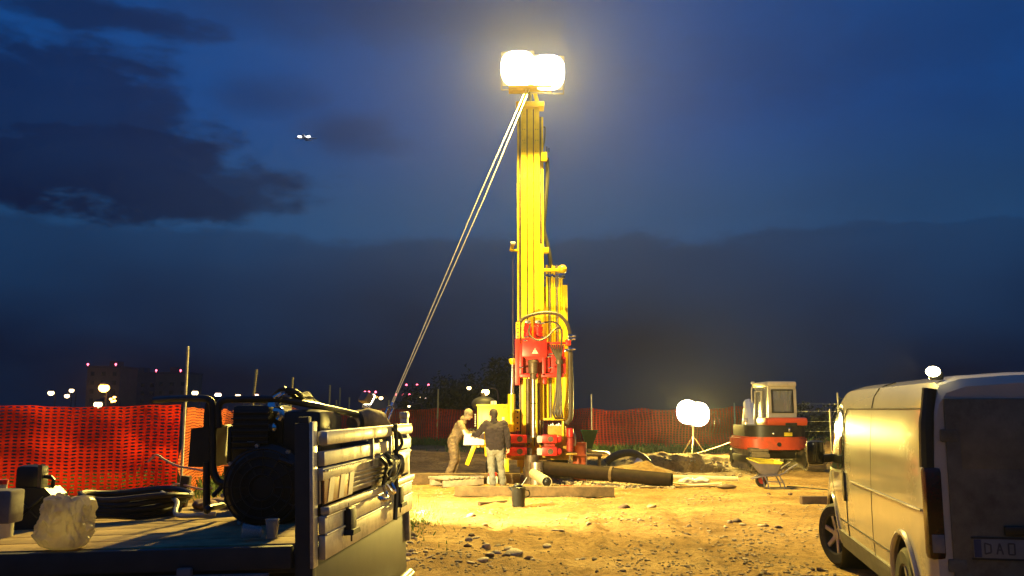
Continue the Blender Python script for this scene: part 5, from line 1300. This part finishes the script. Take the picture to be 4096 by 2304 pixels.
# boom and arm in front-left
bx = lambda u, v, Y: at(u, v, Y)
boom = xp('boom', MB().tube([bx(752, 440, 26.6), bx(742, 425, 27.2), bx(738, 406, 28.0), bx(738.5, 402, 28.3)], [.14, .16, .17, .10], 8, 3), WHITEP)
xp('boom_cylinder', MB().cyl(bx(735.5, 434, 27.0), bx(737, 420, 27.4), .07, .07, 12).cyl(bx(737, 420, 27.4), bx(738, 408, 27.8), .04, .04, 10), CREAM, boom)
xp('boom_pin', MB().cyl(bx(731, 435.5, 27), bx(735, 435.5, 27), .10, .10, 14).ball(bx(734, 420.5, 27.3), .08, 10), CREAM, boom)
xp('arm', MB().tube([bx(738.5, 403, 28.3), bx(736, 412, 29.0), bx(733, 438, 29.2)], [.12, .11, .08], 8, 3), WHITEP)
xp('bucket', MB().poly([bx(729, 438, 29.2), bx(737, 438, 29.2), bx(738, 450, 29.2), bx(731, 452, 29.2), bx(727, 446, 29.2)], (0, .7, 0)), GRIME)
k = MB(); k.beam(bx(731, 441, 26.8), bx(735, 438, 26.8), .07, .05).beam(bx(730, 444, 26.8), bx(733, 444, 26.8), .06, .05)
xp('step_bracket', k, CREAM)
# undercarriage
zg = gz(7.6, 25.6)
xp('turntable', MB().cyl((cx_, Yx + 1.1, zg + .45), (cx_, Yx + 1.1, zlo + .03), .55, .5, 24), EXK)
xp('car_body', MB().box((cx_, Yx + 1.1, zg + .42), (1.2, 1.0, .25), .04), EXK)
for u0, u1 in ((741, 757.5), (797, 814.5)):
    a, b_ = at(u0, 468, Yx - .15), at(u1, 468, Yx - .15); xa, xb = a.x, b_.x; y0_, y1_ = Yx - .15, Yx + 2.45; rr = .30; prof = []
    for q in range(13): t_ = R(90 + q * 15); prof.append((y0_ + rr + math.cos(t_) * rr, zg + rr + math.sin(t_) * rr))
    for q in range(13): t_ = R(-90 + q * 15); prof.append((y1_ - rr + math.cos(t_) * rr, zg + rr + math.sin(t_) * rr))
    k = MB(); k.poly([(xa, y, z) for y, z in prof], (xb - xa, 0, 0)); tk = xp('track', k, TRK)
    n_ = 34; L_ = [0]
    for (p_, q_) in zip(prof, prof[1:] + prof[:1]): L_.append(L_[-1] + math.hypot(q_[0] - p_[0], q_[1] - p_[1]))
    for i in range(n_):
        s_ = L_[-1] * i / n_; j = max(j_ for j_ in range(len(prof)) if L_[j_] <= s_); f = (s_ - L_[j]) / (L_[j + 1] - L_[j]); p_, q_ = prof[j], prof[(j + 1) % len(prof)]
        y, z = p_[0] + (q_[0] - p_[0]) * f, p_[1] + (q_[1] - p_[1]) * f; an_ = math.atan2(q_[1] - p_[1], q_[0] - p_[0])
        xp('track_shoe', MB().box(((xa + xb) / 2, y, z), (xb - xa + .03, .09, .045), 0, Matrix.Rotation(an_, 4, 'X')), TRK, tk, smooth=0)
    xp('track_frame', MB().box((xa - .01, (y0_ + y1_) / 2, zg + .3), (.05, y1_ - y0_ - .5, .2), .03), EXK, tk)
    for yy in (y0_ + rr, y1_ - rr): xp('sprocket', MB().lathe([(.0, -.03), (.2, -.03), (.22, 0), (.2, .03), (0, .03)], (xa - .01, yy, zg + rr), (1, 0, 0), 18), EXK, tk)
ex.location.x += .34
# ================================================================ THINGS LYING ON THE SITE
def gnd(p, dz=0.0): return Vector((p.x, p.y, gz(p.x, p.y) + dz))
# big casing pipe (two lengths joined) sloping down from the rig
a, b_ = at(534, 467.0, 21.3), at(577, 473.5, 20.9)
e = at(672, 483.5, 20.1); e.z = gz(e.x, e.y) + .17
pd = (e - a).normalized(); mid = a.lerp(e, .575)
cpipe = thing('casing_pipe', 'long dark steel casing pipe in two lengths sloping down from the rig', 'pipe', gnd(e))
PIPE = mat('dark rusty pipe', (.016, .008, .005), .7, 0, var=.4, scale=4, dirt=(.05, .025, .012), dirt_amt=.25, spec=.12)
def hollow(k, p0, p1, r_, n_=24):
    L_ = (p1 - p0).length; return k.lathe([(r_ * .9, 0), (r_, 0), (r_, L_), (r_ * .9, L_), (r_ * .88, L_ * .5), (r_ * .9, 0)], p0, p1 - p0, n_)
build(hollow(MB(), a, mid, .165), 'pipe_length', PIPE, cpipe)
build(hollow(MB(), mid + pd * .03, e, .155), 'pipe_length', PIPE, cpipe)
build(MB().lathe([(.165, -.03), (.185, -.02), (.185, .04), (.16, .05)], mid, pd, 24), 'pipe_collar', WOOD, cpipe)
def timber(label, p0, p1, w, h, m=WOOD, name='timber_beam', cat='beam', lift=0.0, group=None):
    p0, p1 = gnd(p0, h / 2 + lift), gnd(p1, h / 2 + lift); zz = max(p0.z, p1.z) * .5 + (p0.z + p1.z) * .25; p0.z = p1.z = zz
    return tag(build(MB().beam(p0, p1, w, h, .012), name, m, None, top=(p0 + p1) / 2 - Vector((0, 0, h / 2))), label, cat, group)
timber('thick squared timber lying behind the feet of the men', G(412, 484), G(520, 483.5), .30, .24)
timber('long squared timber in front of the rig behind the black pitcher', G(455, 496.5), G(614, 497), .24, .19)
timber('flat brown board lying on the ground behind the long squared timber', G(560, 490.5), G(602, 490.5), .22, .06, DRED, 'board', 'board', .05)
timber('thin pale board lying along the long squared timber', G(478, 491.8), G(562, 491.5), .16, .05, WOOD, 'board', 'board')
timber('dark timber beam lying alone in front of the van', G(801, 503.5), G(850, 503.5), .16, .15, WOODD)
timber('light board lying on the near edge of the pit spoil', G(640, 489.0), G(735, 487.5), .10, .03, WOOD, 'board', 'board')
# slatted steel ramp
rp_ = thing('slatted_ramp', 'small slatted ramp of pale crossbars on two rails beside the timbers', 'ramp', G(462, 488))
q0, q1 = G(443, 487.5), G(483, 485)
dv = (q1 - q0); ln = dv.length; d = dv.normalized(); nrm = Vector((-d.y, d.x, 0)); RS = mat('dusty pale steel', (.46, .40, .30), .6, .2, var=.25)
for s in (0, .55): build(MB().beam(gnd(q0 + nrm * s, .08), gnd(q1 + nrm * s, .08), .07, .14, .01), 'ramp_rail', RS, rp_)
for i in range(8):
    p = q0 + d * (ln * (i + .5) / 8); build(MB().beam(gnd(p - nrm * .05 + d * .03, .19), gnd(p + nrm * .62 - d * .05, .19), .085, .05, .01), 'ramp_slat', RS, rp_)
# short pipe with dark mouth leaning over the timber
c0, c1 = at(533.5, 479.5, 20.6), at(547, 492.5, 18.9); c0.z = gz(c0.x, c0.y) + .17; c1.z = gz(c1.x, c1.y) + .12
sp_ = thing('short_pipe', 'short pale pipe with a dark mouth lying across the long timber', 'pipe', gnd(c1))
c0.z += .12; c1.z += .10
build(hollow(MB(), c0, c1, .11), 'pipe_wall', mat('dusty plastic pipe', (.50, .42, .26), .6, var=.2), sp_)
build(MB().ball(c1 - (c1 - c0).normalized() * .04, .085, 12, (1, 1, 1)), 'pipe_plug', BLKM, sp_)
# pitcher
pc = G(518.5, 506)
pt = thing('pitcher', 'black spouted pitcher with a brush in it standing on the bright ground', 'pitcher', pc)
build(MB().lathe([(.10, 0), (.115, .01), (.13, .33), (.145, .345), (.135, .35), (.12, .33), (.10, .02), (.0, .02)], pc, n=24), 'pitcher_body', BLKM, pt)
build(MB().poly([pc + Vector((-.12, -.04, .27)), pc + Vector((-.12, .04, .27)), pc + Vector((-.20, 0, .35)), pc + Vector((-.12, 0, .352))][:4], (0, .001, 0)), 'pitcher_spout', BLKM, pt)
build(MB().tube([pc + Vector((.12, 0, .30)), pc + Vector((.19, 0, .28)), pc + Vector((.20, 0, .20)), pc + Vector((.125, 0, .16))], .012, 8, 5), 'pitcher_handle', BLKM, pt)
build(MB().ball(pc + Vector((-.02, 0, .37)), .08, 10, (1, .9, .6)).cyl(pc + Vector((.04, 0, .34)), pc + Vector((.16, .02, .52)), .012, .014, 8), 'brush', BLKM, pt)
# loose rod on the ground
p0, p1 = G(479, 504.5), G(507, 501.8)
tag(build(MB().tube([gnd(p0, .03), gnd(p0.lerp(p1, .15), .03), gnd(p1, .03)], [.045, .022, .016], 8), 'loose_rod', GRIME, None, top=gnd(p0)), 'dark thin rod with a thick end lying on the white-lit ground', 'rod')
# oil drum
od = G(579.3, 466.5); od = gnd(Vector((at(579.3, 460, 22.4).x, 22.4, 0)))
dr = thing('oil_drum', 'battered orange red oil drum standing beside the rig pump', 'drum', od)
DRUM = mat('rusty orange drum paint', (.50, .095, .03), .5, var=.25, scale=6, dirt=(.35, .2, .10), dirt_amt=.4)
rr = .17; H_ = .94
build(MB().lathe([(rr * .96, 0), (rr, .01), (rr, H_ * .33 - .02), (rr + .012, H_ * .33), (rr, H_ * .33 + .02), (rr, H_ * .66 - .02), (rr + .012, H_ * .66), (rr, H_ * .66 + .02), (rr, H_ - .01), (rr + .008, H_), (rr - .012, H_ + .002), (rr - .015, H_ - .02), (0, H_ - .02)], od, n=30), 'drum_wall', DRUM, dr)
build(MB().cyl(od + Vector((.07, -.03, H_ - .02)), od + Vector((.07, -.03, H_ + .01)), .03, .03, 10), 'bung', STEEL, dr)
build(MB().box(od + Vector((rr + .005, 0, H_ / 2)), (.02, .04, H_), .004), 'side_strip', CREAM, dr)
# green hopper on its pipe and stand
hb = at(590, 449, 23.6)
hp_ = thing('green_hopper', 'dark green conical hopper on a pipe stand next to the oil drum', 'hopper', gnd(Vector((hb.x, 23.8, 0))))
GRN = mat('dark green enamel', (.03, .13, .09), .45, var=.15, dirt=(.1, .08, .04), dirt_amt=.2)
t0, t1 = at(581.5, 430.2, 23.6), at(598, 430.2, 23.6); hw_ = (t1.x - t0.x) / 2; cx2 = (t0.x + t1.x) / 2; zb2 = hb.z
k = MB(); tp_ = [Vector((cx2 + sx * hw_, 23.8 + sy * .22, t0.z)) for sx, sy in ((-1, -1), (1, -1), (1, 1), (-1, 1))]; bt = [Vector((cx2 + sx * .06, 23.8 + sy * .06, zb2)) for sx, sy in ((-1, -1), (1, -1), (1, 1), (-1, 1))]
A_ = [k.bm.verts.new(v) for v in tp_]; B_ = [k.bm.verts.new(v) for v in bt]
for i in range(4): k.bm.faces.new((A_[i], A_[(i + 1) % 4], B_[(i + 1) % 4], B_[i]))
k.bm.faces.new(B_); bmesh.ops.solidify(k.bm, geom=k.bm.faces[:], thickness=.012)
build(k, 'hopper_cone', GRN, hp_)
build(MB().tube([Vector((cx2, 23.8, zb2 + .02)), Vector((cx2, 23.8, zb2 - .06)), Vector((cx2 + .12, 23.75, zb2 - .07)), Vector((cx2 + .48, 23.6, zb2 - .10)), Vector((cx2 + .52, 23.58, zb2 - .14))], .045, 10, 4), 'outlet_pipe', STEEL, hp_)
sx_ = [cx2 - .14, cx2 + .26]; zt2 = at(590, 455.5, 23.6).z
build(MB().box(((sx_[0] + sx_[1]) / 2, 23.75, zt2), (.52, .4, .05), .01), 'stand_top', GRIME, hp_)
for x in sx_:
    for y in (23.6, 23.92): build(MB().box((x, y, (zt2 + gz(x, y)) / 2), (.05, .05, zt2 - gz(x, y)), .006), 'leg', GRIME, hp_)
# arched suction hose with white coupling
hz_ = [at(606, 463, 26.0), at(613, 457, 26), at(624, 453.2, 26.1), at(634, 453.6, 26.2), at(643, 458, 26.2), at(649, 463.5, 26.2)]
hs = thing('suction_hose', 'thick dark suction hose arching over the spoil heap by the pit', 'hose', gnd(hz_[0]))
build(MB().tube(hz_, .11, 12, 6), 'hose_wall', HOSE, hs)
build(MB().tube([at(628, 472, 25.4), at(634, 468, 25.5), at(638, 463.5, 25.6)], .10, 12, 4), 'hose_branch', BLACK, hs)
build(MB().cyl(at(636, 467, 25.5), at(640, 460.5, 25.6), .115, .115, 14), 'white_coupling', CREAM, hs)
tag(build(MB().tube([gnd(at(587, 468, 22.6), .05), gnd(at(594, 470, 22.4), .06), gnd(at(602, 469, 22.5), .07)], .07, 10, 4), 'drain_pipe', CREAM, None, top=gnd(at(594, 470, 22.4))), 'short bent cream pipe at the foot of the oil drum', 'pipe')
# poles over the pit
def pole(label, pts, r_, m, name='pole', cat='pole'):
    return tag(build(MB().tube(pts, r_, 10, 3), name, m, None, top=pts[0]), label, cat)
PALE = mat('pale plastic pole', (.66, .58, .40), .5, var=.15, scale=8)
za = [at(661, 477, 21.6), at(700, 477.8, 21.8), at(738, 479.0, 21.8)]
for q_ in za: q_.z = max(q_.z, gz(q_.x, q_.y) + .05)
pole('thick pale pole lying across the front of the pit', za, .055, PALE)
zb3 = [at(607, 471, 22.6), at(622, 471.2, 22.6), at(635, 471.6, 22.6)]
for q_ in zb3: q_.z = max(q_.z, gz(q_.x, q_.y) + .05)
pole('short pale pole lying behind the dark casing pipe', zb3, .05, PALE)
# shovel
s0, s1 = G(658, 486), G(722, 488)
sh = thing('shovel', 'long handled shovel lying on the ground in front of the pit', 'shovel', s1)
build(MB().tube([gnd(s0, .12), gnd(s0.lerp(s1, .5), .07), gnd(s1, .10)], .022, 8, 4), 'handle', PALE, sh)
c_ = gnd(G(726, 489), .06)
build(MB().ball(c_, .2, 14, (1.2, .55, .25), Matrix.Rotation(R(-12), 4, 'Z')), 'blade', GRIME, sh)
# white sheet of plastic caught in the light
ws_ = MB(); rnd = random.Random(8)
for i in range(8): ws_.ball(gnd(at(684 + i * 2.8, 481, 21.0), .06 + rnd.random() * .04), .12, 10, (1.3, .9, .6))
wo_ = remeshed(ws_, 'plastic_sheet', mat('white sheeting', (.8, .78, .7), .35, var=.1), None, .016, 2); wrinkle(wo_)
tag(wo_, 'crumpled white plastic sheet on the edge of the pit under the pole', 'sheet')
# wheelbarrow
WBY = mat('barrow yellow', (.46, .38, .03), .45, var=.15, dirt=(.25, .18, .08), dirt_amt=.3)
WBG = mat('barrow lilac grey paint', (.17, .155, .19), .5, var=.15, dirt=(.2, .15, .1), dirt_amt=.2)
wbp = G(768, 489)
wb_ = thing('wheelbarrow', 'wheelbarrow with lilac grey outside and yellow inside standing in front of the excavator', 'wheelbarrow', wbp)
W3 = lambda x, y, z: wbp + Vector((x, y, z))
topr = [W3(-.50, .05, .70), W3(.02, -.28, .645), W3(.36, -.25, .615), W3(.40, .10, .63), W3(.12, .34, .66), W3(-.40, .34, .70)]
topr = [W3(-.56, .02, .70), W3(-.30, -.24, .60), W3(.30, -.26, .575), W3(.42, -.10, .60), W3(.30, .28, .64), W3(-.34, .30, .69)]
botr = [W3(-.22, .02, .34), W3(-.14, -.12, .32), W3(.20, -.13, .30), W3(.26, -.05, .30), W3(.20, .14, .31), W3(-.16, .14, .33)]
def tray(ins):
    k = MB(); c_ = sum(topr, Vector()) / 6
    A_ = [k.bm.verts.new(c_.lerp(p, 1 - ins) + Vector((0, 0, -ins * .02))) for p in topr]; c2 = sum(botr, Vector()) / 6
    B_ = [k.bm.verts.new(c2.lerp(p, 1 - ins) + Vector((0, 0, ins * .3))) for p in botr]
    for i in range(6): k.bm.faces.new((A_[i], A_[(i + 1) % 6], B_[(i + 1) % 6], B_[i]))
    k.bm.faces.new(B_[::-1]); return k
build(tray(0), 'tray', WBG, wb_, smooth=50); 
build(tray(.03), 'tray_lining', WBY, wb_, smooth=50)
build(MB().tube(topr + topr[:1], .014, 8), 'tray_rim', WBY, wb_)
for s in (-.14, .14):
    build(MB().tube([W3(-.45, s * .4, .22), W3(-.15, s, .29), W3(.30, s * 1.4, .33), W3(.52, s * 1.8, .47), W3(.74, s * 1.9, .58)], .020, 8, 4), 'handle', WBG, wb_)
    build(MB().tube([W3(-.12, s, .30), W3(-.06, s * 1.2, .15), W3(-.03, s * 1.2, .0)], .020, 8), 'leg', WBG, wb_)
    build(MB().tube([W3(.26, s * 1.2, .32), W3(.38, s * 1.3, .12), W3(.42, s * 1.3, .0)], .018, 8), 'leg', WBG, wb_)
build(MB().cyl(W3(-.06, -.17, .17), W3(.37, -.18, .15), .012, .012, 8), 'leg_brace', WBG, wb_)
wl_ = build(MB().lathe([(.10, -.04), (.16, -.045), (.18, 0), (.16, .045), (.10, .04)], W3(-.10, .22, .18), (0, 1, 0), 24), 'wheel', TYRE, wb_)
build(MB().lathe([(0, -.03), (.10, -.03), (.10, .03), (0, .03)], W3(-.10, .22, .18), (0, 1, 0), 18), 'hub', DRED, wl_)
tag(build(MB().tube([gnd(wbp + Vector((.45, .1, 0)), .02), gnd(wbp + Vector((.75, -.1, 0)), .02), gnd(wbp + Vector((1.0, -.5, 0)), .015), gnd(wbp + Vector((1.25, -.6, 0)), .015)], .013, 6, 4), 'ground_cable', BLACK, None, top=gnd(wbp + Vector((.45, .1, 0)))), 'dark cable lying on the ground beside the wheelbarrow legs', 'cable')
wb_.scale = (.80, .92, .92)
# red and white jerry jug behind the standing man
jg = G(487, 478); jug = thing('plastic_jug', 'white plastic jug with a red top behind the legs of the man in jeans', 'jug', gnd(Vector((at(492, 470, 21.0).x, 21.0, 0))))
c_ = gnd(Vector((at(492.5, 470, 21.0).x, 21.0, 0)))
build(MB().lathe([(.10, 0), (.13, .02), (.13, .14), (.10, .20), (.05, .25)], c_, n=20, cap0=True, cap1=True), 'jug_body', WHITEP, jug)
build(MB().lathe([(.105, .19), (.10, .26), (.04, .30), (.03, .34)], c_, n=18, cap1=True), 'jug_top', RED, jug)
# concrete blocks under the rig
tag(build(MB().pbox(507, 474, 517, 484, 21.2, 21.6, .02), 'concrete_block', mat('rough concrete', (.34, .29, .21), .9, var=.2, bump=.3), None, top=gnd(at(512, 480, 21.2))), 'rough concrete block between the two men and the casing', 'block')
# ---------------------------------------------------------------- stones
def rock_mesh(seed, sub, sq):
    bm = bmesh.new(); bmesh.ops.create_icosphere(bm, subdivisions=sub, radius=1); rnd = random.Random(seed); o = Vector((seed * 3.1, seed * 1.7, 0))
    ax = (rnd.uniform(.8, 1.25), rnd.uniform(.7, 1.0), rnd.uniform(*sq))
    for v in bm.verts:
        n_ = 1 + .35 * noise.noise(v.co * 1.1 + o) + .16 * noise.noise(v.co * 2.7 + o)
        v.co = Vector((v.co.x * ax[0], v.co.y * ax[1], v.co.z * ax[2])) * n_
    me = bpy.data.meshes.new('stone'); bm.to_mesh(me); bm.free()
    for p in me.polygons: p.use_smooth = True
    return me
ROCKS = [rock_mesh(i, 2, (.5, .8)) for i in range(6)]; FLAT = [rock_mesh(20 + i, 2, (.25, .4)) for i in range(4)]
DK = []
for me in ROCKS: me.materials.append(STONE)
for me in FLAT: me.materials.append(STONE)
for me in ROCKS[:3]: c_ = me.copy(); c_.materials.clear(); c_.materials.append(STONED); DK.append(c_)
rnd = random.Random(11)
def stone(u, v, px, kind, label, group):
    p = G(u, v); d = math.hypot(p.x, p.y); r_ = px * .5 * d / F_PX
    me = rnd.choice({'r': ROCKS, 'f': FLAT, 'd': DK}[kind])
    o = bpy.data.objects.new('stone', me); COL.objects.link(o)
    o.location = (p.x, p.y, p.z + r_ * .16); o.rotation_euler = (rnd.gauss(0, .15), rnd.gauss(0, .15), rnd.random() * 6.28); o.scale = (r_, r_, r_)
    tag(o, label, 'stone', group)
PL = 'pale cobble in the heap beside the rear of the truck'
for (u, v, px) in ((389, 541, 9), (393, 548, 8), (388, 553, 8), (396, 556, 9), (402, 553, 9), (405, 549, 7), (399, 562, 8), (391, 560, 8), (408, 558, 7), (411, 553, 6), (404, 543, 7), (398, 544, 6), (410, 546, 5), (395, 565, 7), (402, 561, 9), (386, 566, 8), (413, 556, 4), (407, 563, 6), (389, 547, 6), (409, 540, 6)):
    stone(u, v, px * 1.15, 'r', PL, 'cobbles beside the truck')
for (u, v, px) in ((412, 537, 10.5), (414, 541, 6)): stone(u, v, px, 'd' if px > 8 else 'r', 'big dark cobble sitting just above the heap beside the truck' if px > 8 else 'small cobble under the big dark one beside the truck', None)
ML = 'cobble of the loose cluster in the middle of the bare ground'
for (u, v, px, kd) in ((469, 541, 9, 'r'), (468, 547, 8, 'd'), (486, 547, 12, 'r'), (472, 537, 7, 'd'), (476, 539, 7, 'f'), (498, 543.5, 8, 'd'), (484, 543, 5, 'd'), (461, 542, 5, 'f'), (504, 543, 4, 'd'), (511, 540, 6, 'f'), (497, 553, 9, 'r'), (490, 555, 13, 'f'), (515, 552, 17, 'f'), (508, 550, 9, 'f'), (529, 556, 11, 'f'), (533, 559, 6, 'r'), (482, 558, 12, 'f'), (506, 556, 8, 'd'), (471, 564, 8, 'f'), (438, 557, 4, 'd'), (429, 561, 8, 'f'), (434, 562, 4, 'd'), (464, 529, 4, 'd'), (485, 526, 7, 'f'), (491, 526, 4, 'f')):
    stone(u, v, px, kd, ML, 'cobbles in the middle')
RL = 'cobble lying on the open ground between the rig and the van'
for (u, v, px, kd) in ((730, 523, 7, 'r'), (737, 522.5, 8, 'd'), (743, 525, 6, 'f'), (762, 526, 8, 'f'), (765, 526, 6, 'd'), (778, 528, 7, 'd'), (726, 526, 5, 'f'), (640, 522, 6, 'r'), (689, 526, 6, 'd'), (687, 532, 6, 'd'), (652, 508, 10, 'f'), (672, 543, 4, 'd'), (624, 508, 10, 'd'), (790, 495, 5, 'd'), (769, 494.5, 4, 'd'), (656, 528, 3.5, 'd'), (813, 571, 5, 'd'), (822, 572, 8, 'd'), (555, 532, 8, 'f'), (562, 534, 8, 'f'), (589, 529, 6, 'r'), (540, 538, 4, 'd'), (547, 544, 9, 'f'), (578, 555, 8, 'f'), (583, 556, 6, 'r'), (595, 559, 6, 'd'), (421, 514, 8, 'f'), (423, 512, 6, 'f'), (470, 517, 8, 'r'), (475, 517, 4, 'd'), (597, 573, 5, 'd'), (385, 574, 4, 'd'), (708, 565, 4, 'f'), (700, 549, 5, 'f'), (640, 556, 5, 'f'), (760, 541, 4, 'f'), (690, 500, 4, 'f')):
    stone(u, v, px, kd, RL, 'scattered cobbles')
# fine gravel and clods, one mass
v, f = [], []; rnd = random.Random(12)
bs_ = bmesh.new(); bmesh.ops.create_icosphere(bs_, subdivisions=1, radius=1); IV = [q.co.copy() for q in bs_.verts]; IF = [[q.index for q in fc.verts] for fc in bs_.faces]; bs_.free()
for i in range(7500):
    y = 8.8 + rnd.random() ** 1.7 * 14; x = rnd.uniform(-.30, .42) * y * 1.05 + .2
    cl = noise.noise(Vector((x * .9, y * .6, 4)))
    if cl < -.05 and rnd.random() < .65: continue
    r_ = rnd.uniform(.006, .019) * (1 + max(0, cl) * 1.3) * (1.6 if rnd.random() < .05 else 1); z = gz(x, y) + r_ * .2; o = len(v); a = rnd.random() * 6.28; ca, sa = math.cos(a), math.sin(a); sx, sy, sz = rnd.uniform(.8, 1.6), rnd.uniform(.7, 1.1), rnd.uniform(.35, .8)
    for q in IV: X_, Y_ = q.x * sx * r_, q.y * sy * r_; v.append((x + X_ * ca - Y_ * sa, y + X_ * sa + Y_ * ca, z + q.z * sz * r_))
    f += [[o + j for j in fc] for fc in IF]
# broken clods round the pit and along the casing pipe
for i in range(900):
    if i % 3: t_ = rnd.random(); p = G(548 + 125 * t_, 483 + 4.0 * t_ + rnd.gauss(0, 1.2)); x, y = p.x, p.y
    else: a = rnd.random() * 6.28; x, y = 5.6 + math.cos(a) * rnd.uniform(1.7, 2.6), 26.3 + math.sin(a) * rnd.uniform(1.8, 2.8)
    r_ = rnd.uniform(.02, .065); z = gz(x, y) + r_ * .2; o = len(v)
    for q in IV: v.append((x + q.x * r_ * rnd.uniform(.8, 1.3), y + q.y * r_, z + q.z * r_ * .7))
    f += [[o + j for j in fc] for fc in IF]
me = bpy.data.meshes.new('gravel'); me.from_pydata(v, [], f); me.materials.append(mat('gravel', (.30, .235, .15), .95, var=.5, scale=3))
o = bpy.data.objects.new('gravel', me); COL.objects.link(o); tag(o, 'loose gravel and clods strewn over the bare ground', 'gravel', kind='stuff')
